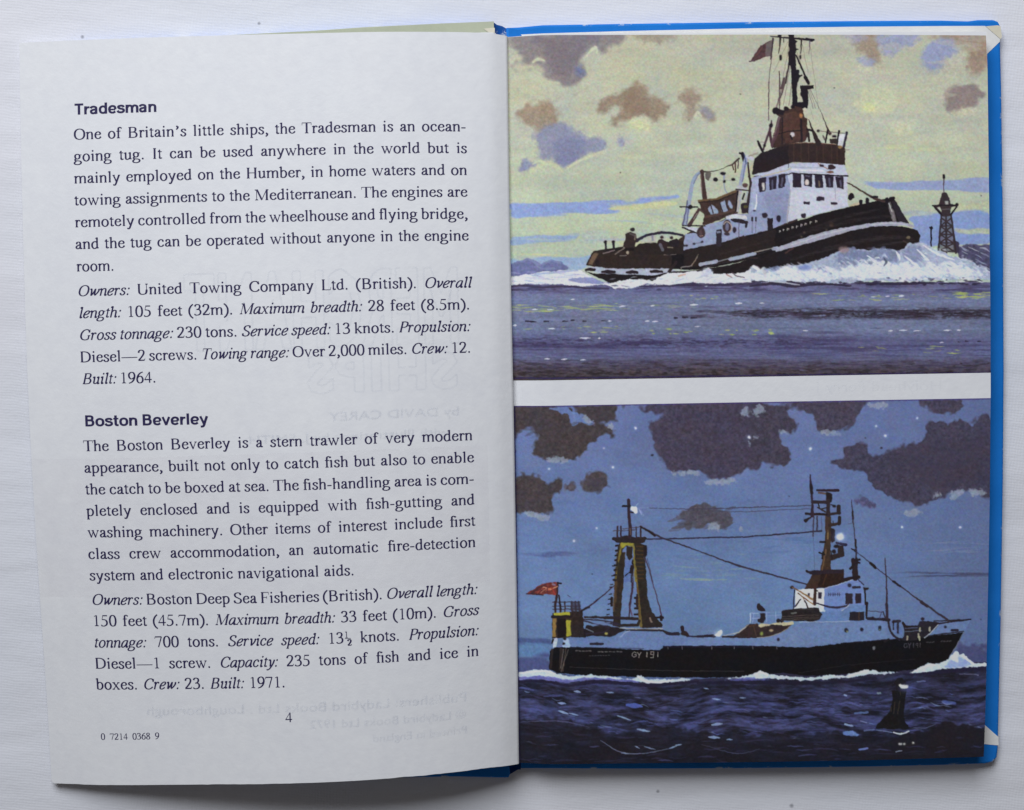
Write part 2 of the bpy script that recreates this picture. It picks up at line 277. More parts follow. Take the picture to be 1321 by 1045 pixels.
    c.poly([(30,430),(30,362),(80,347),(122,334),(190,362),(245,340),(295,352),(345,388),(300,400),(150,420)],(113,118,160),.8,1,1,.12,sm=False)
    c.line([(85,350),(125,336),(185,365)],12,(132,138,178),.8); c.line([(200,362),(245,342),(290,356)],10,(132,138,178),.8)
    c.line([(160,360),(195,385),(260,385)],10,(140,148,186),.6,True)
    # sea
    c.f='P'
    ys=np.arange(c.H)/3+c.y0; i0=int((364-c.y0)*3)
    st=[(364,(88,84,122)),(374,(94,96,138)),(386,(100,108,146)),(405,(100,106,142)),(425,(98,106,142)),(440,(86,88,130)),(458,(84,86,126)),(470,(78,74,100)),(480,(70,62,74)),(492,(62,54,60))]
    st=[(q[0],(q[1][0]*1.16+2,q[1][1]*1.15+2,q[1][2]*1.09)) for q in st]
    for k in range(3): c.a[i0:,:,k]=np.interp(ys[i0:],[q[0] for q in st],[q[1][k] for q in st])[:,None]
    c.a[i0:]*=1+.10*fbm(c.rng,c.H-i0,c.W,70*3,4*3,4)[:,:,None]
    c.a[i0:]*=1+.13*fbm(c.rng,c.H-i0,c.W,4*3,1.6*3,3)[:,:,None]
    c.streaks(364,380,(66,58,88),.7,30,2); c.streaks(436,462,(70,62,98),.6,50,2.5); c.streaks(462,492,(52,44,50),.8,12,2.4); c.streaks(468,492,(84,76,100),.5,10,2)
    c.streaks(394,414,(70,62,84),1.0,30,3.5,860,1500); c.streaks(396,413,(52,46,56),1.0,6,1.2,930,1500); c.streaks(397,412,(46,40,48),.9,4,.9,1040,1600)
    c.streaks(432,452,(70,62,100),1.0,60,5,600,1130); c.streaks(434,450,(58,50,76),.8,6,1.2,600,1100); c.streaks(474,492,(50,43,46),1.0,7,2,560,1500); c.streaks(464,480,(66,58,84),.8,20,2,560,1500)
    c.streaks(395,412,(60,52,66),.8,40,1.8,980,1400); c.streaks(399,410,(48,42,52),.9,20,1.2,900,1400)
    c.streaks(420,450,(74,68,104),.7,60,3,960,1110)
    c.streaks(452,466,(120,128,164),.5,30,1.6)
    c.dabs(130,(655,368,1278,488),(5,22),(.6,1.6),[(120,126,164),(74,68,100),(110,114,152)],(.2,.55))
    c.dabs(80,(655,466,1278,488),(3,12),(.8,1.8),[(46,38,40),(58,48,52),(86,78,98)],(.4,.8))
    YG=[(176,190,110),(158,176,100),(196,204,120)]
    c.dabs(60,(655,393,790,402),(4,26),(.7,1.8),YG+[(140,150,140)],(.3,.7)); c.dabs(16,(790,390,900,398),(4,20),(.7,1.4),YG+[(170,175,170)],(.3,.6))
    c.dabs(26,(1040,378,1278,388),(4,18),(.7,1.8),YG,(.4,.8)); c.dabs(16,(1238,377,1278,383),(8,20),(1,2.2),YG,(.5,.9))
    c.dabs(14,(672,420,800,430),(4,14),(.7,1.6),YG,(.4,.7)); c.dabs(14,(840,424,1000,432),(3,8),(1.2,2.8),YG,(.4,.8))
    c.dabs(16,(1100,446,1278,456),(4,14),(.8,1.6),YG,(.3,.7)); c.dabs(8,(880,380,930,386),(3,8),(1,2),YG,(.4,.7)); c.dabs(6,(972,424,1000,430),(4,10),(1.5,3),YG,(.5,.8))
    W=(225,226,236)
    for x,y,w,h in [(690,399,7,2),(710,399,8,1.6),(803,395,8,2.4),(842,394,5,2.4),(895,393,10,2.8),(953,391,8,2.4),(739,386,5,1.6),(786,414,6,2),(835,414,5,2),(845,414.5,7,2),(755,436,14,2.2),(773,436,3,2),(664,420,4,3),(1163,381.5,6,3),(983,391,6,1.6),(1039,426.5,6,1.6),(1149,426.5,5,2.2),(1165,426,10,2.2),(1183,426.5,9,1.6),(1222,426,9,2.2),(1237,425.5,5,2),(1215,441.5,5,1.6),(1145,382,5,1.5),(1126,383,6,1.4),(900,421,8,1.2),(712,424,8,1.6),(706,463,6,2),(728,463,7,2),(752,464,6,1.6)]:
        c.line([(x-w/2,y+.3),(x,y),(x+w/2,y-.2)],[h*.5,h,h*.3],W,.85)
    for x,y,w,h in [(683,414.5,9,2.5),(688,415,6,2.4),(705,414.5,6,2.4),(729,414,6,2),(739,413,4,2.4),(754,414,4,2.4),(872,410,3,3),(884,409,6,3),(895,410,7,2.2),(780,414,9,1.2),(1263,440.5,4,2),(1247,440,3,1.4),(1237,441,3,1.2)]:
        c.line([(x-w/2,y),(x+w/2,y)],[h,h*.6],(44,38,52),.85)
    DK=(32,26,34); D2=(48,38,40)
    # navigation tower and breakwater far right
    c.f='Z6'
    c.poly([(1020,660),(1090,630),(1180,625),(1310,640),(1310,900),(1150,800),(1040,760)],(78,74,104),1,.95,1,.2)
    c.dabs(22,(1040,640,1300,760),(8,30),(8,20),[(60,54,74),(98,92,124)],(.4,.7),0)
    c.poly([(1040,700),(1040,620),(985,580),(990,690)],(62,56,74),.6,1,.5)
    c.line([(800,480),(798,640)],[16,12],DK); c.line([(790,488),(808,488)],16,DK)
    c.line([(905,38),(908,180)],[14,8],(92,78,92)); c.line([(907,40),(907,60)],20,DK)
    c.poly([(890,185),(925,185),(952,235),(965,288),(1025,285),(1025,304),(968,310),(962,392),(884,392),(880,310),(815,308),(815,293),(870,290),(876,230)],(58,48,52),.3,1,.4); c.line([(1022,300),(968,382)],12,(62,52,56)); c.line([(840,305),(886,372)],12,(62,52,56)); c.line([(890,330),(960,330)],8,(110,104,110),.7)
    c.poly([(915,262),(945,262),(945,292),(920,292)],(190,186,180),.3,.9)
    c.line([(812,296),(1025,296)],10,DK); c.line([(830,310),(890,385)],14,DK); c.line([(1015,310),(965,380)],14,DK)
    c.poly([(885,390),(970,390),(1000,700),(860,690)],(98,98,108),.5,.75)
    for a,b in [((885,385),(860,690)),((970,385),(1010,700)),((925,390),(930,700))]: c.line([a,b],16,(54,45,50))
    for i in range(4):
        y=400+i*72; c.line([(882-i*5,y),(975+i*8,y+72)],13,(60,50,54)); c.line([(975+i*8,y),(880-i*6,y+72)],13,(60,50,54)); c.line([(880-i*5,y+72),(978+i*8,y+72)],11,(58,48,54))
    c.ell(1018,288,13,13,DK)
    # rigging
    c.f='Z3'
    for a,b,w in [((395,110),(330,690),7),((330,690),(328,1045),11),((470,560),(475,1045),12),((545,620),(430,1045),6),((600,470),(490,900),15),((550,700),(510,860),8),((500,770),(530,640),26),((470,540),(480,780),12),((890,790),(1010,1045),4),((860,800),(930,1045),4)]:
        c.line([a,b],w*1.15,(78,60,66),.9)
    c.line([(600,470),(560,700)],18,D2,.9)
    for a,b,w in [((610,150),(445,1045),5),((640,380),(525,1000),6),((600,120),(395,560),4),((880,140),(1000,1045),4),((700,250),(960,1045),5),((770,120),(860,560),4),((665,480),(600,1000),8)]: c.line([a,b],w,(92,74,80),.7)
    c.line([(350,70),(620,95),(930,118)],[10,22,30],DK)
    c.line([(840,105),(910,125)],34,DK); c.ell(478,65,26,20,DK)
    c.line([(485,90),(478,200),(462,300)],[30,18,8],D2); c.ell(486,358,18,38,DK)
    c.line([(530,100),(530,150)],10,D2); c.line([(770,110),(770,180),(755,310)],[24,20,6],D2); c.ell(758,350,14,32,DK)
    c.line([(882,130),(880,220),(868,310)],[16,10,4],(88,72,84),.9)
    c.poly([(595,40),(670,45),(672,110),(715,140),(690,170),(700,230),(745,245),(705,255),(690,300),(700,440),(705,470),(665,455),(590,470),(595,380),(590,320),(600,250)],DK,.2,1,.3)
    c.poly([(625,440),(690,450),(700,520),(745,520),(735,590),(780,595),(735,640),(720,690),(710,760),(715,960),(790,960),(760,820),(760,735),(935,735),(935,775),(860,785),(865,980),(850,1045),(640,1045),(650,930),(640,760)],DK,.2,1,.3)
    c.poly([(722,780),(752,790),(758,860),(790,940),(728,950)],(190,188,160),.3,1)
    c.line([(672,300),(700,330),(820,600),(870,710)],[10,20,22,30],DK); c.line([(820,620),(865,700)],44,DK)
    c.poly([(750,735),(935,735),(930,775),(755,775)],DK)
    c.ell(800,850,46,50,DK); c.line([(700,700),(740,620),(775,595)],18,DK,sm=True)
    c.poly([(80,395),(210,200),(300,160),(385,120),(360,350),(300,340),(200,380),(130,410)],(84,58,60),.4,1,.6,.3)
    c.poly([(300,160),(385,120),(360,350),(280,340)],(110,100,98),.4,.9,.4)
    c.line([(390,100),(355,380)],[24,12],(66,50,58)); c.line([(70,408),(120,398)],20,(92,70,80))
    c.line([(150,330),(240,230)],20,(104,66,62),.8)
    # davits, lifeboat and rails abaft the wheelhouse
    c.f='Z2'
    c.line([(390,265),(320,330),(280,440),(245,640),(205,860)],[20,40,46,48,56],(152,163,186),1,True)
    c.line([(400,275),(350,310),(300,410)],10,(110,112,140),.8,True); c.line([(230,600),(215,720),(175,870)],[14,16,20],(92,88,120),.9)
    c.line([(245,670),(225,860)],14,(96,96,124),.8)
    c.line([(150,668),(350,672)],15,DK); c.ell(265,668,24,24,DK)
    c.line([(395,270),(405,400),(430,600)],[46,44,56],(70,50,48)); c.line([(380,300),(395,520)],12,(150,128,120),.7)
    c.line([(360,700),(250,880)],[34,44],(76,56,58)); c.line([(340,740),(300,810)],10,(176,160,150),.7); c.line([(380,700),(440,760),(450,850)],24,(88,70,64),sm=True)
    c.line([(400,262),(450,275),(540,265),(650,228),(740,185),(810,125)],[24,14,9,6,18,24],(70,58,56),1,True)
    c.poly([(425,280),(500,285),(470,370),(440,350)],(88,80,76),.4,.85,.4)
    c.line([(735,190),(750,250)],14,(80,60,58)); c.line([(770,170),(770,280)],16,(84,60,58)); c.line([(805,150),(795,240)],12,(90,76,84))
    c.line([(850,70),(865,150)],[40,30],DK); c.line([(820,65),(850,75)],22,DK)
    c.line([(890,120),(860,260),(830,400),(800,720)],[40,50,42,26],(158,166,190)); c.line([(905,100),(960,130)],40,(196,196,206)); c.line([(880,190),(848,380)],12,(104,108,146),.8)
    c.line([(930,95),(1020,60)],14,(150,134,120),.8)
    c.line([(910,170),(925,330),(940,380),(920,640)],[16,20,26,26],(62,48,54)); c.line([(960,200),(915,300)],10,(200,160,120),.6)
    c.line([(640,290),(645,440),(670,500),(700,540)],[24,18,14,10],(150,158,176),.9,True); c.line([(520,365),(790,375)],8,(160,160,160),.8)
    c.ell(548,360,28,22,DK); c.ell(745,362,24,18,DK); c.ell(630,292,30,18,DK); c.ell(646,382,16,18,DK)
    c.line([(780,470),(920,485)],[22,14],(72,60,66)); c.line([(800,440),(890,460)],30,(186,184,190),.9); c.ell(880,425,30,24,(92,70,70))
    c.poly([(350,600),(560,575),(760,480),(800,480),(800,740),(640,800),(440,870),(400,870),(420,760),(370,640)],(66,50,46),.3,1,.5,.25)
    for q in [[(460,680),(500,630),(570,690),(580,740),(500,760)],[(600,620),(650,590),(680,690),(690,720),(620,730)],[(690,590),(740,650),(750,690),(700,680)]]:
        c.poly(q,(150,160,184),.5,1,.8,.12)
    c.line([(360,600),(560,580),(770,490)],[24,20,26],(112,88,62),.9); c.line([(360,620),(570,600),(780,510)],10,(44,34,32))
    for x in (480,590,660): c.line([(x,600),(x+40,740)],14,(50,40,44),.9)
    c.line([(440,780),(640,740),(770,700)],26,(90,68,60),.8)
    c.poly([(800,480),(835,500),(805,730),(770,730)],(184,178,170),.3,1); c.line([(800,490),(775,720)],16,DK)
    c.poly([(830,640),(940,600),(935,740),(840,745)],(48,38,44),.3,1,.4); c.ell(888,665,24,18,(92,84,50))
    c.line([(870,520),(850,580)],20,DK,.9); c.line([(905,500),(880,600)],16,(170,170,186),.8)
    # hull and deckhouse
    c.f='P'
    c.poly([(764.5,325),(790,321),(830,318),(866,317),(884,302),(905,292),(915,294),(940,278),(962,276),(972,280),(968,262),(971,228),(1010,208),(1022,218),(1030,290),(995,300),(925,318),(882,326),(880,345),(866,347),(788,347),(755,342)],(60,46,44),.3,1,.4)
    c.f='Z7'
    c.poly([(30,345),(160,330),(240,250),(420,210),(560,130),(700,130),(720,-60),(1130,-90),(1130,210),(970,290),(700,345),(420,435),(0,520)],(152,161,190),.2,1,.3,.06)
    c.f='Z5'
    c.poly([(85,255),(490,180),(530,190),(530,380),(490,770),(330,835),(0,920),(60,640),(75,300)],(152,160,192),.2,1,.2,.06)
    c.poly([(75,250),(180,235),(160,430),(120,620),(60,650)],(172,179,204),.6,.9,.6)
    c.poly([(200,430),(500,380),(480,760),(350,810),(300,640)],(136,144,178),1.2,.6,1.5)
    c.poly([(488,190),(1175,215),(1170,560),(1190,580),(900,650),(540,745),(490,770),(525,400)],(196,199,216),.2,1,.2,.04)
    c.poly([(525,400),(1160,400),(1170,570),(900,640),(520,740)],(206,208,221),.6,.8,1,.03)
    c.line([(530,395),(500,560),(485,770)],12,(176,174,180),.8)
    c.poly([(85,230),(500,100),(820,80),(1145,110),(1175,225),(830,200),(530,195),(250,240)],(192,196,215),.2,1,.2,.05)
    c.line([(190,245),(480,175),(530,150)],14,(190,180,150),.8); c.line([(500,90),(500,145)],8,(96,92,110)); c.line([(510,137),(860,140)],6,(150,150,172),.8)
    c.line([(545,165),(900,180)],22,(228,222,226),.8)
    c.line([(470,225),(540,205),(1175,240)],[10,12,18],DK)
    # wheelhouse windows
    for q in [[(160,265),(255,245),(240,410),(165,420)],[(275,255),(365,235),(360,385),(285,400)],[(385,225),(470,212),(462,360),(388,382)],[(545,205),(645,212),(650,365),(555,365)],[(675,215),(768,218),(772,360),(685,352)],[(795,222),(892,228),(895,372),(808,368)],[(915,232),(1010,240),(1012,372),(930,365)],[(1035,245),(1125,250),(1128,385),(1050,372)]]:
        c.poly(q,(46,38,52),.2,1,.2,.2)
    c.poly([(200,320),(232,310),(228,400),(205,400)],(210,205,200),.3,.95); c.ell(710,310,22,36,(216,205,196)); c.line([(850,300),(852,350)],20,(120,106,90),.8)
    for q in [((320,290),(318,380)),((430,260),(425,350)),((965,270),(970,350)),((1090,290),(1095,360))]: c.line(q,22,(104,104,128),.7)
    c.line([(700,235),(740,240)],16,(110,104,130),.7)
    for x,y,w,h in [(710,545,76,36),(865,495,92,50),(1020,550,84,26),(670,690,58,50),(232,682,62,46)]:
        c.poly([(x-w/2,y-h/2),(x+w/2,y-h/2+4),(x+w/2-6,y+h/2),(x-w/2,y+h/2-4)],(52,42,58),.3,1,.4)
    c.ell(390,720,26,38,(46,38,52)); c.line([(1020,250),(1040,500)],6,(150,140,160),.7)
    c.poly([(262,715),(325,715),(325,850),(268,850)],(44,36,46),.2,1,.3)
    c.line([(135,450),(140,540),(120,620)],[12,18,26],(226,226,234),1,True); c.ell(115,632,18,12,(70,66,86))
    for x in (88,130): c.line([(x,710),(x,745)],20,(44,38,50)); c.line([(x,740),(x,885)],5,(84,78,92),.8)
    c.ell(1215,470,34,26,DK); c.line([(1180,320),(1321,405)],10,(76,62,60))
    c.line([(840,95),(950,160)],8,(150,110,90)); c.poly([(950,110),(1010,105),(1040,145),(985,160)],(52,36,40),.3,1,.5); c.ell(880,122,24,16,(50,38,48)); c.ell(975,195,42,14,(110,78,62))
    c.line([(40,90),(60,250),(75,310),(30,560)],[18,20,24,18],(58,46,50))
    c.poly([(1190,575),(1300,530),(1321,560),(1190,600)],(196,180,150),.5,.9,.5)
    # bridge wing screen, funnel, deck rails
    c.f='Z4'
    c.poly([(95,990),(120,800),(200,730),(350,680),(500,610),(900,605),(1140,630),(1225,670),(1228,875),(860,845),(600,840),(500,870),(300,950)],(53,40,40),.2,1,.3,.12)
    c.poly([(95,990),(120,800),(200,730),(360,680),(540,640),(540,850),(300,945)],(39,31,36),.3,.9,.5,.1)
    for x in (600,690,780,880,960,1060,1130): c.line([(x,620),(x+4,840)],14,(78,58,52),.5)
    c.line([(540,615),(760,605),(1130,625)],10,(120,86,72),.9)
    c.poly([(350,180),(480,210),(490,165),(520,165),(560,190),(600,160),(700,170),(740,300),(770,300),(755,400),(790,460),(750,590),(480,620),(360,680),(330,640),(400,420),(440,300),(350,240)],(64,46,44),.2,1,.4,.2)
    c.poly([(470,260),(620,210),(680,320),(680,580),(500,600),(460,440)],(84,58,52),.6,.9,1,.2)
    c.poly([(700,400),(750,420),(745,590),(690,590)],(78,54,48),.5,.8,.5); c.line([(690,320),(700,580)],26,DK,.8); c.line([(465,300),(460,620)],14,DK,.8); c.line([(350,520),(520,470),(680,455)],12,DK,.9)
    c.ell(380,215,40,42,DK); c.poly([(360,180),(500,210),(470,270),(380,255)],DK,.3); c.ell(510,190,30,28,DK); c.ell(590,165,26,20,DK)
    c.ell(690,275,22,28,(178,122,82),.8); c.ell(735,195,16,20,(206,206,180)); c.ell(585,505,30,30,(200,194,196)); c.line([(560,520),(580,560)],20,DK)
    c.line([(300,0),(295,330)],12,(96,76,84),.8); c.line([(440,0),(430,180)],14,(96,76,84),.7); c.line([(420,60),(380,180)],7,(120,100,100),.7)
    c.line([(330,330),(325,400),(250,620),(230,690)],[8,30,26,20],(74,58,68)); c.ell(325,392,24,24,DK); c.line([(310,480),(340,660)],[36,24],(70,50,60)); c.ell(245,640,18,18,DK)
    c.line([(420,300),(390,480),(330,640)],[30,60,30],(88,62,72),.8)
    c.line([(165,585),(220,710)],[26,30],DK); c.line([(170,595),(260,600)],6,(120,104,100),.8); c.line([(50,770),(180,740)],10,(150,140,130),.8)
    c.line([(0,740),(20,860)],14,(60,70,110),.8)
    c.line([(780,320),(830,450),(900,610)],[8,26,70],D2); c.line([(760,440),(830,460)],22,DK); c.line([(920,200),(960,300),(1010,430),(1040,490)],[4,8,16,40],(70,56,60))
    c.line([(800,180),(840,320)],4,(130,120,110),.6)
    c.ell(898,460,20,18,DK); c.line([(898,462),(1250,490)],8,(112,100,96)); c.line([(1015,450),(990,600)],22,DK); c.line([(1155,460),(1130,620)],[28,18],DK); c.line([(1245,480),(1210,650)],[28,34],(48,40,58))
    c.poly([(1160,500),(1228,490),(1200,640),(1142,630)],(212,212,222),.3,.95); c.ell(1095,525,28,16,DK); c.poly([(1040,560),(1130,550),(1130,615),(1040,610)],(54,46,44),.3,1,.6); c.line([(960,520),(980,570)],20,(84,70,72),.8); c.line([(780,490),(790,580)],26,D2)
    c.ell(1165,655,24,20,(150,120,80)); c.line([(1215,695),(1280,692)],7,(110,100,100),.8)
    c.poly([(1015,870),(1070,870),(1110,910),(1050,935),(1020,920)],(56,40,44),.3,1,.5)
    # hull
    c.f='P'
    HB=(30,25,28); HBR=(50,40,38)
    c.poly([(764.8,325),(782,322),(808,319),(866,316),(880,323),(931,313.3),(997.5,295),(1060,275),(1112,263),(1143,256),(1153,255.6),(1172.5,288),(1150,292),(1121,294),(1076,306),(1000,326),(940,341),(900,348),(866,347),(788,347),(755.5,342)],HB,.2,1,.3,.15)
    c.poly([(764.8,326),(790,323),(866,326),(866,346),(788,346.5),(756,342)],HBR,.6,.95,.8,.15); c.poly([(880,324),(931,314),(1000,296),(1000,318),(940,338),(884,344)],(47,37,36),.8,.8,1)
    c.poly([(765,325),(757,342),(764,343),(772,327)],(128,104,84),1,.8,1)
    c.poly([(752,343.5),(770,344.5),(800,347),(866,346),(872,350),(860,356),(800,358),(770,352)],(178,184,202),.3,1,.4,.1)
    c.poly([(745,346.6),(756,350),(766,353),(785,352),(800,354),(845,355),(868,350),(895,349),(940,342),(1000,324.5),(1046,310),(1091,296.5),(1121,293),(1151,291),(1170,293),(1183,297),(1187,304),(1185,314),(1174,318),(1160,324),(1121,330),(1050,350),(960,362),(870,364),(790,366),(776,360),(758,352)],(35,29,32),.2,1,.3,.15)
    for p,w,a in [([(1010,310),(1060,294),(1120,281),(1160,279)],5,.25),([(1040,296),(1090,280),(1140,268)],4,.3),([(1020,335),(1080,318),(1140,306),(1176,308)],6,.3),([(930,328),(990,310)],5,.25),([(1100,325),(1150,314),(1180,310)],3,.35)]:
        c.line(p,[w*.4]+[w]*(len(p)-2)+[w*.4],(84,76,80),a,True,soft=2,dry=.5)
    # white rubbing strake and fenders
    c.poly([(1000,319.5),(1022,312),(1045,304),(1068,297.8),(1091,293),(1115,289),(1136,286.3),(1152,285.4),(1163,286),(1174,288.6),(1184,295),(1174,292.3),(1163,290.5),(1151,291),(1121,292.6),(1098,297.5),(1076,304),(1046,312.5),(1000,325)],(170,170,186),.2,1,.25,.06)
    c.line([(1020,316),(1060,303),(1100,293)],1.1,(200,202,212),.8); c.line([(1125,290),(1150,287.5),(1170,290)],1.5,(196,196,206),.8,True)
    for a,b in [((903,341),(924,337)),((942,334.5),(973,327)),((997.5,321),(1002,320))]: c.line([a,b],4.6,(164,170,190),1,soft=.3)
    c.line([(924,338),(944,332)],1.4,(150,150,160),.8); c.line([(973,325),(997,320)],1.4,(160,150,140),.9)
    c.f='Z1'
    for x,y,w in [(175,562,90),(370,585,130),(620,590,110),(880,582,120)]: c.line([(x-w/2,y),(x,y-6),(x+w/2,y)],[26,36,28],(44,36,42))
    c.ell(250,490,20,40,(40,32,34)); c.line([(1090,480),(1010,590)],30,(48,38,40)); c.line([(1140,575),(1145,535),(1250,520),(1320,420)],9,(150,140,130),.9)
    c.line([(960,400),(1085,395)],14,(128,116,110),.9); c.poly([(690,350),(830,345),(815,390),(720,385)],(98,98,116),.6,.9,.8)
    # men, hawser, bollards on the after deck
    c.poly([(640,330),(680,285),(850,275),(1170,255),(1170,400),(640,400)],(44,36,36),.4,1,.6)
    c.line([(670,250),(760,200),(850,178),(980,165),(1080,178),(1160,195)],[34,26,28,28,26,24],(46,40,56),1,True)
    c.poly([(690,280),(760,225),(850,195),(880,200),(880,270),(780,275)],(180,182,172),.8,.8,1)
    c.line([(840,200),(840,240)],24,(130,128,150),.8)
    c.poly([(525,320),(550,220),(548,180),(600,150),(660,180),(672,230),(650,330)],(52,42,42),.3,1,.5); c.ell(625,132,26,20,(46,40,46)); c.line([(600,175),(640,190)],22,(104,96,96),.6); c.line([(655,190),(650,240)],14,(150,140,120),.7)
    c.poly([(890,300),(900,240),(950,235),(1000,280),(1000,330)],(50,38,42),.3,1,.5); c.ell(938,215,20,16,(58,42,44)); c.ell(1040,218,18,16,(54,42,44)); c.poly([(1010,300),(1020,250),(1090,230),(1120,260),(1120,330)],(40,34,40),.3,1,.5)
    c.line([(920,290),(950,350)],30,(120,120,134),.7); c.line([(1000,322),(1050,322)],12,(160,150,130),.8)
    for x in (338,420): c.line([(x,260),(x+4,335)],[26,22],(44,38,46)); c.ell(x,262,18,12,DK)
    c.line([(215,370),(340,348),(520,325)],[22,18,16],(46,38,38)); c.line([(440,395),(540,330)],12,(130,116,110),.9); c.line([(310,388),(430,355)],12,(140,126,124),.9); c.ell(575,380,16,20,(170,156,140)); c.line([(490,410),(560,410)],10,(130,120,116),.8)
    c.f='Z7'
    # deck details amidships
    c.poly([(10,265),(240,285),(235,310),(160,330),(60,300)],(196,198,206),.3,1,.4); c.line([(0,275),(160,335)],16,(52,44,50)); c.line([(0,255),(240,258)],12,DK)
    for x,y in [(200,330),(475,265)]:
        c.ell(x,y,46,70 if x>300 else 58,(66,50,54)); 
    c.ell(478,268,20,40,(110,112,136)); c.line([(440,240),(470,215),(515,240),(525,290),(500,325)],14,(176,160,156),.9,True); c.ell(475,345,32,18,(62,50,60)); c.line([(190,365),(215,362)],14,(150,120,110)); c.ell(200,330,16,36,(84,66,70))
    c.poly([(460,160),(540,130),(670,150),(690,185),(560,180),(470,185)],(206,206,212),.3,1,.4); c.poly([(500,185),(600,180),(700,215),(690,235),(540,215)],(46,38,44),.3,1,.5)
    c.poly([(360,300),(420,290),(420,470),(355,480)],(50,42,50),.2,1,.3); c.line([(375,325),(400,325)],22,(150,156,180),.8)
    c.ell(556,300,20,32,(48,40,52)); c.line([(680,225),(680,270)],26,(46,40,50)); c.line([(605,220),(600,390)],10,(92,88,104),.8)
    c.ell(878,145,32,28,(50,42,52)); c.poly([(905,185),(965,180),(965,290),(910,305)],(42,34,42),.2,1,.3); c.ell(1025,180,22,36,(44,36,50))
    for x,y in [(45,466),(15,466),(125,447),(212,430)]: c.ell(x,y,17,12,(48,42,52))
    c.line([(125,445),(212,432)],5,(80,80,96)); c.line([(300,390),(310,440)],8,(90,84,96),.0)
    c.line([(170,560),(100,690)],9,(132,112,96),.8); c.line([(0,695),(100,685)],11,(140,132,126),.8)
    c.line([(1000,500),(600,620),(250,690)],5,(96,90,104),.5)
    c.line([(1100,545),(1180,495)],18,(96,66,62),.6); c.line([(700,600),(800,600)],12,(80,60,56),.6)
    # name on the bow, too small to read: dashes of light paint
    c.f='Z5'
    for i,(x,y) in enumerate([(402,868),(447,850),(497,842),(548,822),(600,810),(650,795),(697,782),(755,765),(815,750)]):
        k=8 if i<2 else 13
        c.line([(x-k*.6,y+k),(x-k*.4,y-k*.8)],10,(200,194,188),.8); c.line([(x-k*.4,y-k*.2),(x+k*.7,y-k*.5)],9,(200,194,188),.7)
        if i%3!=1: c.line([(x+k*.7,y+k*.6),(x+k*.6,y-k*.6)],8,(200,194,188),.6)
    for x,y in [(680,875),(985,800),(650,930),(935,850)]: c.ell(x,y,14,12,(110,98,84),.5,.7)
    c.ell(990,790,26,30,(70,56,48),.5,.6)
    c.f='Z6'
    # bow: stem fender, bitts
    c.poly([(430,270),(452,262),(500,430),(470,430)],(132,126,126),1.2,.9,.8); c.line([(440,280),(465,350)],8,(206,202,200),.9); c.poly([(460,260),(490,250),(610,450),(525,430)],(46,40,48),.4,1,.5)
    c.line([(450,240),(478,236)],30,DK); c.line([(420,240),(420,265)],26,DK); c.line([(200,260),(200,290)],30,DK); c.line([(255,245),(258,280)],30,DK); c.line([(120,210),(110,235)],40,DK)
    c.line([(85,100),(220,180),(320,240),(400,265)],[6,14,24,20],(72,54,52)); c.line([(300,225),(340,225)],18,DK)
    c.ell(605,570,16,14,(120,108,90)); c.line([(560,600),(640,640)],12,(80,66,66),.6)
    # wake and bow wave
    c.f='C'
    WK=(226,228,234)
    c.poly([(30,430),(200,404),(380,388),(440,420),(500,455),(545,462),(600,448),(660,440),(760,448),(850,408),(930,405),(1020,398),(1055,383),(1085,412),(1180,412),(1250,402),(1290,368),(1321,380),(1330,455),(1240,466),(1120,460),(1040,477),(980,455),(850,472),(740,462),(680,482),(570,492),(520,468),(400,477),(330,470),(200,466),(120,462),(30,474)],WK,.3,1,.9,.05,cell=3)
    c.dabs(26,(40,405,540,470),(30,110),(4,12),[(150,158,196),(176,182,212),(206,210,226)],(.4,.8),.08)
    c.poly([(330,440),(420,430),(500,450),(520,465),(430,462),(360,455)],(132,138,184),.6,.85,.8,sm=True); c.line([(160,415),(260,405),(380,395)],10,(160,170,206),.7,True)
    c.dabs(40,(560,430,1300,470),(20,70),(3,9),[(196,200,214),(238,236,232),(216,206,196),(176,180,206)],(.4,.8),-.2,.1)
    c.ell(1048,405,28,24,(186,190,214),2,.7); c.line([(1150,415),(1175,432)],8,(120,70,60),.5); c.line([(900,425),(935,415)],9,(200,150,120),.6)
    for p in [[(1270,380),(1300,400),(1320,430)],[(1175,405),(1205,425),(1240,432)],[(1290,365),(1318,380),(1325,400)]]: c.line(p,6,(84,66,80),.7,True)
    c.f='D'
    c.poly([(-10,345),(60,395),(150,352),(250,342),(330,318),(400,288),(460,262),(560,272),(640,262),(720,280),(760,240),(822,236),(870,262),(960,298),(1040,318),(1100,348),(1165,385),(1165,412),(1100,416),(1000,412),(900,418),(750,428),(600,422),(450,432),(250,442),(100,428),(-10,440)],(172,181,204),.4,1,1,.08,cell=4)
    c.poly([(400,295),(460,262),(560,272),(640,262),(720,282),(700,330),(560,340),(430,345)],(126,134,164),1.5,.9,2,.15)
    c.poly([(720,285),(770,250),(820,260),(860,320),(760,330)],(134,142,176),1.5,.8,2,.12)
    for p in [(60,395,90,32),(170,385,80,38),(250,395,100,40),(350,390,80,36),(480,380,70,36),(560,375,80,46),(650,370,80,44),(740,375,80,44),(860,375,90,34),(960,365,90,36),(1050,385,70,24)]:
        x,y,rx,ry=p; c.poly([(x-rx,y+ry*.7),(x-rx*.7,y-ry*.4),(x-rx*.1,y-ry),(x+rx*.6,y-ry*.5),(x+rx,y+ry*.7)],(224,229,238),1.2,.85,2.2,.05,sm=True,cell=4)
    for x in range(20,1120,34):
        y=372+12*math.sin(x*.02)-(20 if 430<x<850 else 0)
        c.line([(x,y-26),(x+26,y-4),(x+34,y+26)],[4,12,5],[(240,242,244),(206,214,230),(236,238,242)][x%3],.6,True,soft=1.8)
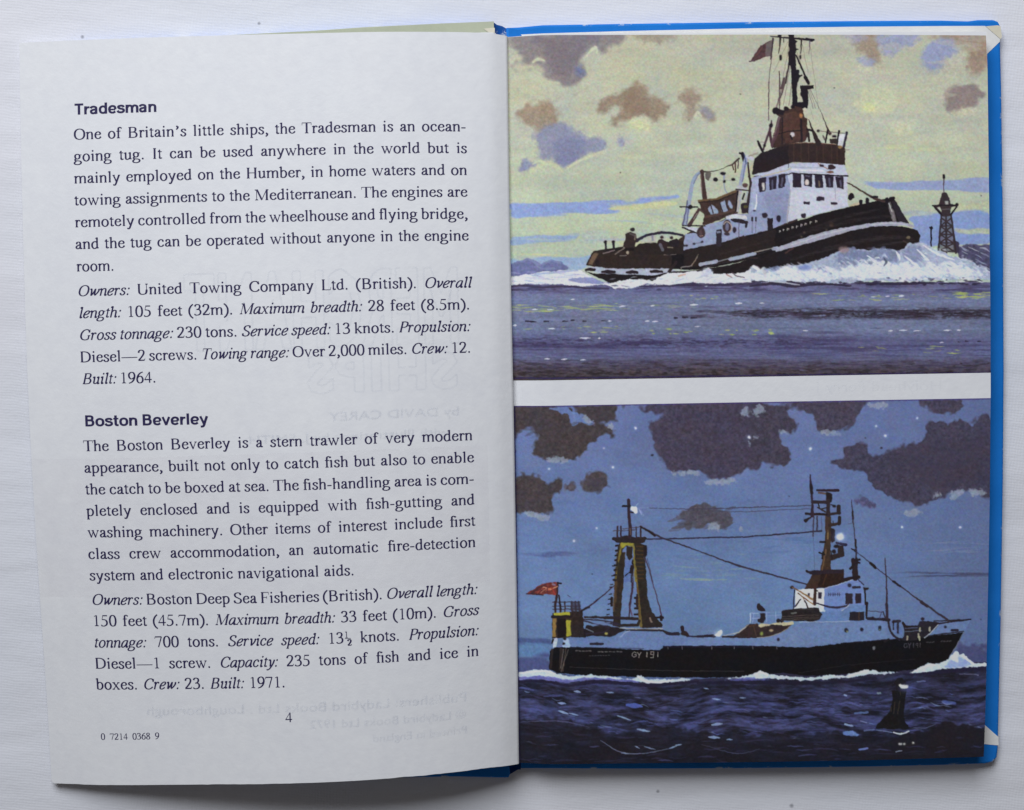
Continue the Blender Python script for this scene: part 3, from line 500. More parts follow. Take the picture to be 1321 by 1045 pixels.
    for x,y in [(410,330),(470,310),(590,330),(640,300),(690,330),(780,320),(840,300),(890,320),(300,345),(330,365)]:
        c.line([(x-16,y+18),(x,y-6),(x+20,y+14)],[4,10,4],[(150,160,190),(196,204,222),(120,130,164)][(x+y)%3],.6,True,soft=1.8)
    for p in [[(700,280),(712,300),(718,322)],[(560,300),(600,330),(640,350)],[(830,250),(900,290),(980,320)],[(800,270),(850,320),(880,360)],[(740,300),(800,350),(840,390)],[(640,310),(650,330),(640,350)]]:
        c.line(p,[5,13,5],(232,236,242) if p[0][0]!=640 else (84,92,110),.85,True)
    c.dabs(30,(820,260,1150,400),(20,60),(4,10),[(206,212,230),(180,190,215),(232,236,242)],(.4,.8),.45,.1)
    for k in range(230):
        x=c.rng.uniform(10,1130); top=np.interp(x,[0,250,460,700,820,960,1140],[365,350,300,300,262,318,385]); y=c.rng.uniform(top,424); q=(y-top)/(424-top+1)
        L=c.rng.uniform(8,30); t=c.rng.uniform(-.3,.9); v=c.rng.random()
        col=(236,239,243) if v<.35+.3*q else ((186,196,216) if v<.85 else (150,160,188))
        c.line([(x-L/2,y-t*L/2),(x,y-c.rng.uniform(0,6)),(x+L/2,y+t*L/2)],[2,c.rng.uniform(4,11),2],col,c.rng.uniform(.3,.75),True,soft=.9)
    for k in range(60):
        x=c.rng.uniform(820,1150); y=np.interp(x,[820,870,960,1040,1150],[238,262,298,318,372])+c.rng.normal(-2,5)
        c.ell(x,y,c.rng.uniform(2,5),c.rng.uniform(2,4),(224,228,236),.5,c.rng.uniform(.4,.9))
    c.ell(445,272,26,16,(168,140,140),1,.7); c.ell(255,358,34,16,(122,140,196),1.5,.8); c.poly([(50,365),(120,352),(150,360),(80,380)],(150,165,200),1,.7,1)
    c.dabs(50,(0,425,1150,440),(14,60),(6,14),[(58,50,74),(46,38,58)],(.6,.95),-.02); c.dabs(46,(600,405,1155,428),(8,26),(5,10),[(70,62,84),(226,230,238),(240,240,242)],(.5,.9))
    c.line([(-10,448),(100,436),(200,446),(330,438),(480,446)],[8,14,18,12,8],(52,44,64),.9,True); c.line([(500,432),(700,436),(860,432)],[6,16,6],(56,48,70),.9,True)
    c.line([(90,425),(150,430),(230,442)],6,(204,206,216),.8,True)
    c.f='C'
    c.line([(40,478),(120,474),(200,482),(330,478),(420,486),(540,490)],[10,12,10,12,10,8],(60,52,78),.85,True); c.line([(700,478),(860,474),(960,468),(1100,470),(1321,460)],[6,10,18,12,14],(58,50,76),.85,True)
    c.dabs(40,(40,475,1321,500),(20,80),(5,10),[(64,56,84),(76,70,104)],(.4,.8))
    # dark printed edge
    c.f='P'
    c.line([(650,488.5),(1284,480.2)],1.6,(44,34,84),.8); 
    for x,y in [(800,222.5),(1076,113),(1265.5,252.5),(955,121.5)]: c.ell(x,y,1.1,.9,(70,60,60),.4,.8)
    return c.finish(.36,.036)

def paint_trawler_at_night():
    c = Canvas(650, 508, 1286, 994, 3, 9)
    c.grad([(510,(98,110,154)),(580,(100,114,156)),(650,(99,117,159)),(720,(102,124,165)),(790,(103,127,167)),(840,(96,118,156)),(880,(84,98,138))])
    n = fbm(c.rng, c.H, c.W, 60*3, 40*3, 4)[:, :, None]; c.a *= 1 + .07*n
    xs = np.arange(c.W)/3 + c.x0; k = np.clip((xs-1080)/190, 0, 1)[None,:,None]; c.a += k*(np.array([92,104,142])-c.a)*.75
    CL=(70,62,74); CB=(66,58,60)
    c.f='E'
    c.dabs(60,(60,300,1321,980),(60,260),(14,40),[(106,122,164),(90,108,150),(98,124,163)],(.15,.35))
    def cloud(p,col=CL,f=None,sf=1.9,a=.97): c.poly(p,col,sf,a,2.4,.24,sm=True,f=f,cell=6)
    cloud([(40,95),(330,105),(350,190),(395,170),(450,190),(500,185),(568,205),(560,265),(520,240),(450,290),(430,325),(400,315),(380,370),(310,375),(200,365),(140,330),(180,260),(140,215),(90,225),(60,290),(40,260)],CB)
    cloud([(360,92),(620,90),(580,120),(585,170),(520,180),(470,190),(400,140)],CB)
    cloud([(745,88),(1330,80),(1330,380),(1250,420),(1140,470),(1080,475),(1030,435),(960,430),(860,432),(810,370),(780,300),(765,240),(750,180),(830,145),(750,130)],(68,61,78))
    cloud([(55,465),(170,455),(230,500),(260,470),(300,475),(290,530),(250,570),(250,650),(190,640),(100,655),(55,650)],(68,60,62))
    cloud([(305,520),(350,490),(368,505),(340,540)],(82,76,86)); cloud([(400,500),(430,450),(480,435),(525,455),(525,520),(450,545),(410,525)],(74,66,70))
    cloud([(910,640),(1010,595),(1100,620),(1170,640),(1165,720),(1110,720),(1060,690),(1010,725),(930,725),(940,690),(890,665)],(78,73,82),None,1.4,.9)
    c.dabs(22,(890,610,1180,730),(40,110),(10,26),[(68,62,68),(86,84,96)],(.3,.6),-.3)
    c.poly([(210,105),(320,100),(390,140),(470,180),(440,195),(390,175),(350,205),(330,140)],(100,118,166),.6,.95,1)
    for x,y,w,h in [(230,210,300,200),(500,150,180,110),(1040,260,480,300),(150,560,170,150),(470,490,100,80)]:
        for k in range(34):
            X=c.rng.normal(x,w*.2); Y=c.rng.normal(y,h*.2); L=c.rng.uniform(16,60); t=c.rng.uniform(-.9,.6); q=c.rng.random()
            c.line([(X-L/2,Y-L*t/2),(X,Y),(X+L/2,Y+L*t/2)],[4,c.rng.uniform(8,22),4],np.array((70,63,74) if q<.7 else (58,52,58))+c.rng.normal(0,4),c.rng.uniform(.12,.4),True,soft=2)
    LT=(138,147,164)
    for p in [[(210,365),(280,358),(345,372),(330,385),(230,380)],[(95,650),(130,640),(235,665),(230,685),(130,672)],[(860,435),(960,430),(1030,445),(900,452)],[(1030,480),(1100,475),(1200,470),(1180,495),(1060,500)],[(1050,720),(1100,695),(1115,740)],[(1200,735),(1230,715),(1250,745)],[(520,190),(560,185),(560,215)],[(400,140),(440,150),(470,190),(420,170)],[(1230,110),(1265,95),(1330,130),(1240,150)],[(1255,290),(1290,260),(1330,240),(1330,260),(1280,300)]]:
        c.poly(p,LT,1.2,.8,1.6,.1,sm=True,cell=3)
    c.dabs(20,(840,860,1321,990),(50,150),(6,12),[(130,150,150),(118,140,150)],(.2,.45)); c.poly([(70,850),(300,850),(520,858),(300,872),(70,866)],(84,92,132),1.5,.8,1.5,hs=5)
    c.dabs(5,(830,985,1150,995),(40,140),(6,9),[(140,160,140)],(.5,.8))
    c.f='F'
    cloud([(-10,110),(60,75),(260,90),(200,110),(160,115),(215,150),(215,190),(190,220),(130,215),(140,260),(185,300),(170,375),(100,380),(40,365),(-10,360)],(66,60,74))
    cloud([(180,68),(560,62),(530,100),(500,165),(440,205),(330,215),(300,180),(310,130),(250,110)],(70,63,78))
    cloud([(810,60),(1000,58),(1020,100),(960,125),(890,120)],(68,62,78))
    cloud([(370,365),(440,340),(450,290),(520,268),(570,290),(560,340),(600,330),(700,290),(800,275),(840,220),(840,180),(900,165),(960,180),(1000,155),(1080,180),(1090,145),(1170,165),(1170,520),(1060,490),(960,520),(880,540),(830,580),(760,560),(680,530),(580,470),(530,400),(460,390)],(66,61,78))
    cloud([(500,540),(530,525),(600,560),(590,580),(520,575)],(80,78,110))
    c.poly([(690,300),(1160,220),(1160,470),(900,490),(700,420)],(62,56,72),4,.5,6)
    for p in [[(870,530),(900,505),(920,535)],[(960,525),(990,490),(1040,500),(980,540)],[(1050,500),(1100,490),(1140,515),(1080,530)],[(740,600),(800,590),(830,605),(760,625)],[(330,215),(370,205),(440,225),(360,228)],[(560,75),(650,70),(660,95),(590,100)],[(0,110),(40,80),(70,105),(20,140)],[(0,250),(30,225),(40,240)],[(120,205),(180,220),(150,226)]]:
        c.poly(p,(142,150,166),1.2,.75,1.6,.1,sm=True,cell=3)
    c.dabs(14,(700,740,1160,800),(60,200),(5,8),[(112,126,156),(122,132,158)],(.3,.6)); c.streaks(735,747,(66,66,92),.9,50,2,1140,1400)
    c.dabs(20,(0,720,300,800),(60,200),(8,16),[(108,128,170),(82,106,150)],(.2,.4))
    # low horizon murk left and right
    c.f='G'
    c.poly([(60,290),(240,298),(240,325),(60,330)],(70,84,128),2,.9,2,hs=4); c.poly([(60,335),(240,330),(240,370),(60,400)],(92,126,168),2,.8,2,hs=4); c.poly([(60,390),(240,380),(240,480),(60,470)],(74,80,122),3,.9,3,hs=4)
    c.f='H'
    c.poly([(1000,290),(1160,320),(1160,410),(960,400)],(72,74,112),4,.9,3)
    # stars
    c.f='P'
    for x,y,r in [(819.5,552,1.9),(779,578,1.2),(790.5,602.5,2),(708,604.5,1.5),(769.5,681.5,1.5),(740,697.5,1.8),(1045,579,2.3),(1130,549.5,1.5),(1142,562,2),(1183,539.5,1.4),(1163.5,679.5,1.9),(1238.5,680,1.7),(966,564,2.6)]:
        c.ell(x,y,r*1.3,r*1.3,(150,165,205),1.2,.4); c.ell(x,y,r*.72,r*.72,(226,230,244),.5)
    for x,y,r in [(841.5,587,2),(1137,578,2),(1116,565,1),(892,596.5,1),(1018,640,1),(1148,669,.9),(764,740.5,.9),(1265,799,1)]: c.ell(x,y,r,r*.7,(44,40,50),.4,.85)
    DK=(38,31,34); RG=(58,48,60)
    # wires
    c.f='P'
    c.line([(838,655.5),(900,656.5),(1045,652)],[.6,1.2,1.2],(64,60,78),.9); c.line([(885,659),(960,660),(1045,656)],[.4,1.1,.8],(70,66,84),.8)
    c.line([(832,695.5),(960,692.5),(1060,685)],[1.8,1.8,2],(46,40,58),.95)
    c.line([(826,679),(852,693),(905,712),(950,729),(1042,754)],[2.6,2.2,1.4,2.4,1.8],(54,46,58),.95)
    c.line([(1110,716),(1150,748),(1190,777),(1224,801)],[1,1.2,2,2.8],(54,46,56),.95); c.line([(1124,727.5),(1129,732)],3.4,DK); c.line([(1188,776),(1196,782)],3.6,(52,44,52)); c.line([(1152,750),(1161,756)],3,DK,.9)
    # gantry legs
    c.f='Y3'
    c.poly([(125,-60),(215,-60),(205,120),(165,560),(160,720),(80,700),(95,400),(115,100)],(50,42,36),.2,1,.4,.2)
    c.poly([(125,-60),(160,-60),(140,120),(100,560),(82,560),(105,180)],(92,72,50),.5,.7,.6)
    c.poly([(310,-60),(415,-60),(430,200),(450,420),(490,560),(600,690),(590,715),(360,720),(345,500),(325,200)],(44,39,36),.2,1,.4,.2)
    c.line([(310,-40),(330,200),(350,420),(375,700)],[16,14,18,34],(118,102,58),.85); c.line([(345,300),(360,600)],26,(88,66,44),.5); c.line([(170,0),(130,500)],20,(38,32,30),.5)
    for y in (80,180,270,300,370,420,470,530,580): c.line([(115-y*.12,y),(92-y*.12,y+3)],12,DK)
    for y in (410,470,520,580): c.line([(340,y),(312,y)],20,DK)
    c.line([(72,410),(72,490)],26,DK); c.line([(335,380),(335,500)],22,(48,38,40))
    c.line([(295,40),(280,120),(290,300),(260,480),(255,610)],[30,34,22,20,12],(58,42,58)); c.line([(300,30),(275,130)],40,DK,.9); c.line([(200,185),(270,130)],9,DK); c.line([(255,490),(285,590)],12,(84,60,80),.9)
    c.line([(420,0),(480,200),(545,420),(595,620)],[5,9,11,16],(74,56,76),.95); c.line([(440,0),(500,250)],5,(64,54,76),.9)
    c.line([(500,615),(600,615)],[16,28],DK); c.line([(0,620),(340,628)],26,DK); c.line([(0,665),(120,690),(200,690)],14,(52,46,62)); c.line([(170,695),(340,690),(360,650)],30,(46,40,40))
    c.poly([(470,560),(500,600),(600,680),(600,715),(380,720)],(44,38,38),.3,1,.4); c.line([(470,620),(485,660)],20,(140,124,110),.8); c.line([(580,600),(585,640)],26,DK)
    c.line([(150,722),(400,735),(600,730)],9,(176,168,158),.9); c.line([(170,745),(420,745),(600,750),(660,780)],[10,22,20,34],(46,40,44))
    c.f='Y2'
    c.poly([(240,640),(265,590),(410,590),(540,640),(555,760),(530,800),(555,1050),(440,1050),(415,640),(330,640),(280,690),(305,1000),(195,1050),(225,800)],(46,40,35),.2,1,.4,.15)
    c.poly([(265,590),(415,600),(430,780),(455,1050),(425,1050),(400,660),(340,635),(275,685),(235,900),(215,1050),(200,1020),(245,760)],(122,108,52),.3,.9,.4,.15)
    c.poly([(265,595),(410,600),(410,640),(340,635),(275,680)],(156,146,56),.3,.9,.4,.1)
    c.poly([(330,640),(400,650),(400,780),(360,810),(325,740)],(44,38,40),.3,1,.4); c.poly([(320,810),(380,810),(405,870),(400,1050),(300,1050),(315,900)],(92,112,160),.3,1,.3); c.poly([(385,850),(415,880),(405,960),(360,960),(360,910)],DK,.4,1,.5); c.line([(405,840),(385,1045)],16,DK,.9); c.line([(320,980),(370,930)],12,DK)
    for y in range(650,1050,45): c.line([(445,y),(520,y+3)],14,(84,60,36),.6)
    for y in range(640,1050,55): c.line([(235-(y-640)*.07,y),(215-(y-640)*.07,y+4)],22,DK)
    c.line([(185,560),(240,590),(520,590),(540,560)],[34,40,44,34],DK); c.poly([(185,545),(250,545),(300,530),(400,540),(540,545),(520,610),(230,610),(195,590)],(44,36,38),.3,1,.5)
    for x in (230,268,440,490): c.line([(x,430),(x,550)],20 if x!=440 else 15,(54,42,52))
    c.line([(180,475),(420,470)],9,(70,56,64),.9); c.line([(290,450),(420,440),(490,430)],10,(70,56,64),.9)
    c.line([(355,130),(358,300),(372,440),(368,540)],[36,34,36,44],(52,38,46)); c.line([(290,200),(370,195)],24,DK); c.line([(380,265),(410,270)],16,DK); c.line([(370,450),(375,520)],12,(110,90,80),.7)
    c.poly([(375,200),(445,198),(452,280),(436,288),(410,256),(375,246)],(226,231,238),.7,1,.6,.03); c.line([(440,185),(460,170)],8,(200,208,228),.6); c.line([(460,220),(570,215)],6,(140,150,190),.7); c.line([(490,250),(520,300)],18,(130,146,196),.6,soft=2); c.line([(470,230),(500,290)],12,(160,172,212),.6)
    c.line([(480,430),(560,470),(650,530)],[14,20,26],DK); c.poly([(520,640),(560,635),(560,760),(525,750)],DK,.3,1,.5)
    c.line([(540,770),(600,960),(620,1045)],[10,8,10],(66,54,66),.9); c.line([(525,770),(590,940)],6,(80,70,90),.9)
    # hull
    c.f='P'
    GR=(104,124,166); HB=(22,20,23)
    c.poly([(711,836),(738,824),(790,824),(800,818),(810,814),(830,815),(880,821),(985,819),(1030,806),(1060,802),(1146,799),(1151,818),(1160,824),(1195,822),(1215,804),(1252,799.5),(1243,816),(1040,836),(840,840),(716,836)],GR,.2,1,.3,.06)
    c.poly([(1000,812),(1060,804),(1140,802),(1146,825),(1040,832),(960,836),(860,836),(900,824)],(112,134,174),1.5,.6,1.5)
    c.poly([(709,840),(716,835),(742,834),(850,839),(857,833),(985,833),(1040,835),(1090,829),(1146,825),(1200,820),(1243,816),(1233,834),(1226,845),(1195,856),(1160,862),(1110,868),(1080,872),(900,874),(760,872),(720,868),(708,864)],HB,.2,1,.3,.12)
    c.line([(735,860.5),(860,865),(960,866)],.9,(62,58,60),.7); c.line([(1030,868),(1090,858),(1180,850)],.7,(52,48,54),.5)
    c.line([(1243,816),(1233,834),(1226,846)],1.2,(110,116,130),.8)
    c.line([(1205,801),(1252,799)],1.6,(40,34,42)); c.line([(1146,800),(1148,812),(1153,820),(1160,825)],2.8,(46,42,54),1,True)
    c.line([(1085,829.5),(1125,826.6),(1160,824),(1243,814.5)],1.4,(34,29,36),.9)
    c.line([(856,834),(985,834)],2.2,(32,26,40)); 
    for x in (861,880,918,947,971,1002): c.line([(x,834),(x+.3,837)],1,(120,116,122),.7)
    c.line([(800,822),(808,815),(812,813.6)],1.3,(150,162,186),.8)
    c.line([(730,836),(726,865)],2,(74,62,56),.8); c.line([(733,838),(724,866)],.8,(120,110,104),.8); c.line([(712,838),(710,862)],3,(50,40,40),.8)
    c.poly([(1070,871),(1110,865),(1160,859),(1195,853),(1226,842),(1222,852),(1205,862),(1180,868),(1110,873)],HB,.2,1,.3,.1)
    # stern house, flag
    c.f='Y1'
    c.poly([(300,600),(560,590),(780,595),(900,540),(830,520),(740,505),(560,500),(540,560)],(40,34,38),.3,1,.5)
    c.poly([(540,420),(1000,430),(1000,455),(540,440)],(46,38,42),.2,1,.3)
    for p in [[(530,460),(650,490),(760,520)],[(540,450),(700,460),(850,490)],[(545,570),(700,560),(750,530)]]: c.line(p,12,(46,40,54),.9,True)
    c.line([(560,530),(620,555)],10,(120,130,150),.7); c.ell(732,568,12,10,(170,160,90)); c.line([(545,540),(550,590)],24,DK); c.line([(620,490),(760,480)],10,(104,120,160),.8)
    c.poly([(435,380),(530,380),(545,600),(435,600)],(46,38,38),.2,1,.3,.2); c.poly([(275,400),(440,385),(440,600),(275,610)],(54,44,40),.2,1,.3,.15)
    c.poly([(285,400),(425,385),(425,420),(290,430)],(164,164,62),.3,1,.4); c.poly([(280,440),(310,440),(305,600),(275,600)],(140,112,64),.4,1,.4); c.poly([(392,460),(432,455),(432,585),(395,590)],(158,154,58),.3,1,.4); c.poly([(315,440),(390,440),(390,590),(320,605)],(30,24,26),.2,1,.3); c.line([(275,430),(430,425)],24,DK)
    for x in (295,340,380,440,470,500): c.line([(x,300),(x+4,385)],13,(56,44,50),.95)
    for y in (305,340,365): c.line([(280,y),(510,y-2)],8,(58,48,56),.9)
    c.poly([(430,300),(510,300),(515,375),(430,380)],(56,50,62),.3,.7)
    c.line([(325,140),(310,260),(300,390)],[18,20,16],(52,36,38)); c.line([(330,250),(350,380)],14,DK); c.line([(320,140),(350,145)],14,DK)
    c.line([(405,245),(425,260)],7,(70,64,84),.8)
    c.poly([(60,245),(130,190),(180,155),(250,145),(320,140),(310,250),(240,240),(200,250),(120,245)],(104,50,47),.3,1,.7,.35)
    c.line([(100,240),(160,190),(220,160)],12,(66,42,46),.9); c.line([(200,180),(260,200),(320,170)],9,(196,140,110),.9); c.line([(220,215),(260,190)],12,(190,110,76),.9); c.line([(150,230),(200,190)],9,(140,72,60),.9); c.line([(110,225),(170,205),(230,215)],8,(70,44,48),.8); c.line([(180,230),(230,190)],7,(176,124,98),.8); c.line([(60,243),(130,240),(200,246)],9,(54,40,46),.9); c.line([(230,170),(240,230)],10,(84,44,50),.8); c.line([(270,180),(300,240)],12,(150,60,50),.8); c.line([(280,155),(300,160)],14,(140,140,180),.6)
    c.line([(520,380),(640,300),(760,200),(800,165)],[12,13,9,8],(58,40,56)); c.line([(520,378),(585,345)],18,DK,.8)
    c.poly([(285,610),(320,600),(310,690),(280,690)],(178,190,206),.3,1,.4); c.poly([(365,610),(415,605),(425,685),(365,685)],(158,178,214),.3,1,.4); c.ell(380,612,13,12,DK); c.ell(372,655,12,11,DK); c.line([(285,620),(275,650)],14,DK)
    c.line([(600,655),(700,655)],22,(44,40,54)); c.line([(420,690),(540,686),(1045,695)],6,(44,42,60),.8)
    c.line([(350,700),(345,870)],26,(58,48,44),.7); c.line([(370,700),(350,860)],7,(130,120,116),.7)
    # hull lettering
    c.f='G'
    L=(116,110,110)
    for x in (374,392,410,428,444,490,508,528,548,568,588,604): c.line([(x-5,358+ (x>470)*5),(x+5,358+(x>470)*5)],6,L,.7)
    for x in range(440,545,14): c.line([(x,382),(x+8,382)],4,(84,80,84),.7)
    L=(150,142,138)
    c.line([(683,370),(672,364),(662,372),(662,384),(672,390),(683,385),(683,378),(675,378)],4,L,.85)
    c.line([(690,366),(700,378),(708,366)],4.5,L,.9); c.line([(700,378),(696,392)],4.5,L,.9)
    c.line([(738,366),(738,388)],4.5,L,.9); c.line([(770,378),(756,376),(758,364),(772,364),(771,392),(758,392)],4,L,.85); c.line([(794,366),(794,388)],4.5,L,.9)
    c.f='H'
    L=(92,88,94)
    c.line([(752,304),(742,302),(738,312),(742,322),(752,319),(752,313)],3.4,L,.8); c.line([(758,300),(764,311),(771,299)],3.4,L,.8); c.line([(764,311),(763,322)],3.4,L,.8); c.line([(784,299),(784,321)],3.6,L,.8); c.line([(804,310),(796,309),(797,299),(805,299),(804,320)],3.2,L,.75); c.line([(816,297),(816,319)],3.6,L,.8)
    for x in range(846,960,14):
        if x not in (888,902): c.line([(x,296-(x-846)*.06),(x+8,294-(x-846)*.06)],5,(82,78,82),.7)
    # after deck
    c.f='Y3'
    c.line([(800,720),(805,745)],[40,36],(44,34,42)); c.poly([(780,790),(800,745),(850,755),(880,800),(860,820)],(46,36,40),.3,1,.5); c.line([(660,780),(760,785)],[30,36],(44,38,50)); c.line([(860,812),(1010,806),(1125,800)],[14,18,26],(42,36,52))
    c.f='Y4'
    c.line([(0,602),(170,602)],20,(40,36,50)); c.line([(240,605),(560,610)],[18,20],(44,36,40)); c.ell(195,575,40,26,(170,190,214),2.5,.8); c.poly([(150,580),(210,555),(235,550),(215,605),(170,600)],(222,230,236),1,1,1)
    c.poly([(330,605),(440,540),(480,490),(575,475),(590,500),(700,490),(905,490),(880,515),(800,560),(700,598),(560,612)],(52,42,44),.3,1,.5,.2)
    c.line([(240,595),(380,570),(440,530),(490,490)],[4,10,12,6],(176,172,166),.9,True); c.poly([(580,500),(600,475),(700,485),(760,468),(905,478),(905,492),(720,492),(600,520)],(186,178,150),.4,1,.5)
    c.line([(880,510),(790,570),(690,602),(570,615)],6,(150,140,110),.9,True); c.ell(613,578,16,18,(140,150,80),.6); c.ell(705,548,20,11,(170,150,120)); c.line([(500,510),(560,490)],14,(80,56,44),.8); c.line([(540,500),(560,600)],8,(90,70,56),.6)
    c.line([(505,380),(505,470)],9,(180,194,220),.9); c.line([(515,378),(580,378)],8,(150,168,206),.9); c.line([(520,430),(600,430)],8,(150,168,206),.8); c.line([(540,380),(530,470)],7,(140,160,204),.8)
    for y in (372,405): c.line([(640,y),(810,y-6)],5,(140,158,198),.75)
    for x in (660,750): c.line([(x,370),(x,460)],7,(148,166,206),.75)
    c.poly([(570,290),(600,300),(645,330),(650,360),(600,360),(575,355)],(42,34,42),.3,1,.5); c.ell(585,300,15,14,(50,38,44)); c.poly([(595,375),(645,380),(655,430),(620,480),(575,465),(575,435),(600,430)],(42,36,44),.3,1,.5); c.ell(775,450,22,22,DK); c.ell(810,450,18,22,DK); c.ell(776,632,15,20,(44,40,54))
    # lifeboat and accommodation
    c.f='Y6'
    c.poly([(150,380),(500,370),(510,650),(450,650),(400,600),(130,620)],(216,220,222),.2,1,.3,.05)
    c.poly([(150,620),(230,500),(290,600)],(206,216,222),.3,1,.3); c.poly([(135,385),(150,385),(150,600),(120,620)],(96,118,166),.3,1)
    c.poly([(500,370),(905,245),(975,320),(985,560),(1030,560),(1030,750),(820,770),(420,770),(500,640)],(110,132,184),.2,1,.3,.05)
    c.poly([(500,640),(720,635),(810,570),(1000,570),(1020,760),(420,770),(480,660)],(100,126,172),.4,.9,.6)
    c.line([(500,370),(700,310),(905,245)],9,(176,186,206),.9); c.line([(905,245),(980,325)],14,(52,50,70),.9)
    c.poly([(290,155),(735,135),(740,245),(905,240),(700,305),(500,365),(260,375),(340,230),(360,190)],(44,32,30),.2,1,.3,.2)
    c.poly([(360,200),(470,170),(420,370),(265,372)],(66,48,40),.5,.8,.6); c.line([(285,155),(370,190)],28,DK); c.line([(530,190),(490,320)],14,(84,56,40),.6); c.line([(740,250),(840,240)],20,DK)
    c.line([(390,370),(385,560)],38,(62,44,44)); c.poly([(425,415),(470,415),(468,495),(425,490)],(48,44,60),.2); c.poly([(300,425),(330,420),(325,470),(300,465)],(54,50,70),.2); c.line([(390,390),(420,400)],16,DK)
    for p in [((160,380),(370,510)),((180,430),(370,560)),((200,400),(360,490))]: c.line(p,15,(140,106,72),.9)
    c.line([(175,425),(300,520)],10,(84,44,36),.8); c.line([(240,480),(310,610)],12,(128,100,76),.9); c.line([(265,520),(300,600)],16,DK,.9); c.line([(140,390),(130,610)],16,(46,44,60)); c.line([(210,500),(150,590)],14,DK); c.ell(108,355,24,22,DK); c.line([(110,355),(170,385)],18,(110,84,60),.9)
    c.poly([(-20,640),(120,620),(380,600),(430,610),(450,660),(480,680),(440,750),(380,770),(200,770),(-20,760)],(40,34,36),.3,1,.5,.25)
    for y in (700,725,745): c.line([(-20,y+10),(200,y),(430,y-10)],7,(108,100,92),.6)
    c.line([(100,670),(160,665)],18,(120,122,120),.7); c.line([(200,625),(380,615)],12,(70,62,60),.7)
    c.ell(808,330,25,25,(46,44,62)); c.line([(850,355),(935,355)],30,(48,44,56)); c.poly([(975,350),(1045,360),(1030,385),(985,385)],DK,.3); c.line([(995,380),(1000,560)],20,DK); c.line([(1020,540),(1015,730)],[30,20],DK)
    c.poly([(755,430),(845,430),(845,555),(755,555)],(48,42,52),.2,1,.3); c.poly([(880,430),(950,430),(950,550),(880,555)],(44,38,48),.2,1,.3); c.line([(845,430),(850,555)],8,(90,100,130),.8)
    c.poly([(810,655),(990,650),(990,755),(805,755)],(40,36,44),.2,1,.3); c.line([(925,655),(925,755)],14,(76,58,50),.8)
    c.line([(400,545),(540,585),(640,600),(760,580),(800,560)],[14,22,26,22,12],(52,46,62),1,True); c.line([(710,640),(750,610),(800,570)],10,(176,184,196),.9); c.line([(420,580),(500,640)],30,(190,196,204),.8)
    for x in range(555,710,26): c.line([(x,425),(x,455)],12,(54,54,84),.8); c.line([(x,440),(x+16,440)],8,(54,54,84),.7)
    c.line([(200,778),(810,768)],8,(176,184,200),.75); c.line([(0,800),(110,790)],40,(196,184,150),.9)
    c.ell(768,878,25,28,(44,44,54)); c.ell(780,890,12,14,(128,136,100)); c.ell(958,868,19,25,(40,36,48)); c.ell(1180,855,18,30,(46,46,58)); c.ell(1178,860,8,20,(120,130,104))
    c.line([(1035,735),(1290,750)],36,(40,36,46)); c.line([(1040,640),(1220,655)],9,(60,56,76)); c.line([(1200,650),(1170,740)],8,(60,56,76)); c.line([(1215,650),(1240,730)],14,(50,46,60)); c.ell(1090,725,16,14,DK)
    c.line([(1240,0),(1258,300),(1265,730)],[12,15,30],(58,44,56)); c.line([(1262,560),(1265,730)],36,(50,40,50),.8)
    c.line([(855,20),(880,240)],[50,70],(44,34,38)); c.line([(820,130),(860,80)],20,DK); c.line([(880,30),(930,60)],22,DK)
    # main mast
    c.f='Y5'
    c.poly([(385,440),(425,440),(440,600),(425,700),(430,945),(330,950),(350,850),(375,700)],(62,48,40),.2,1,.3,.2); c.line([(402,590),(400,660)],14,(134,108,72),.8); c.line([(385,760),(350,940)],14,(120,92,70),.7); c.line([(390,450),(395,590)],30,(70,52,48),.6)
    c.line([(305,222),(495,228)],[18,26],(46,34,42)); c.line([(320,245),(385,255)],20,(90,70,60),.9); c.poly([(390,240),(440,255),(435,330),(390,330)],DK,.3,1,.4)
    c.line([(405,320),(405,450)],36,(50,42,46)); c.line([(265,330),(390,335)],30,(48,40,46)); c.line([(205,435),(390,442)],22,DK); c.line([(320,350),(330,390),(390,380)],12,DK,sm=True); c.line([(310,380),(380,420)],14,(54,46,52))
    c.line([(245,85),(250,200),(262,330),(262,450)],[10,26,18,34],(50,40,52)); c.line([(250,180),(260,250)],28,DK,.9); c.line([(255,460),(200,500)],[8,32],DK); c.line([(275,460),(270,640)],12,(58,50,66),.9); c.line([(308,460),(306,590)],14,(52,46,60),.9); c.line([(270,640),(285,930)],4,(74,72,100),.7); c.line([(345,460),(350,590)],5,(70,66,90),.7)
    c.line([(420,440),(510,430)],24,(50,40,40)); c.line([(500,370),(500,430)],34,(46,38,40)); c.ell(462,368,17,12,DK); c.line([(430,355),(460,362)],10,DK)
    c.line([(420,540),(510,520)],[30,24],(54,42,40)); c.line([(505,470),(505,525)],30,(46,38,40)); c.poly([(430,570),(465,575),(465,680),(430,700)],(44,36,42),.3,1,.5); c.line([(450,540),(450,500)],6,DK)
    c.poly([(500,720),(545,720),(550,820),(470,845),(420,860),(420,800),(490,790)],(50,40,40),.3,1,.5); c.line([(480,700),(565,715)],[20,26],(40,36,56)); c.ell(478,730,24,17,DK); c.ell(458,775,20,18,DK); c.line([(430,770),(440,840)],12,DK,.8)
    c.ell(515,645,52,46,(140,160,212),4,.5); c.ell(513,643,33,32,(228,236,248),1.4,.95); c.line([(335,688),(375,690)],20,DK); c.line([(325,785),(370,800)],16,DK); c.line([(350,840),(360,780)],12,DK)
    c.poly([(205,950),(540,935),(545,965),(240,985)],(44,36,44),.3,1,.4)
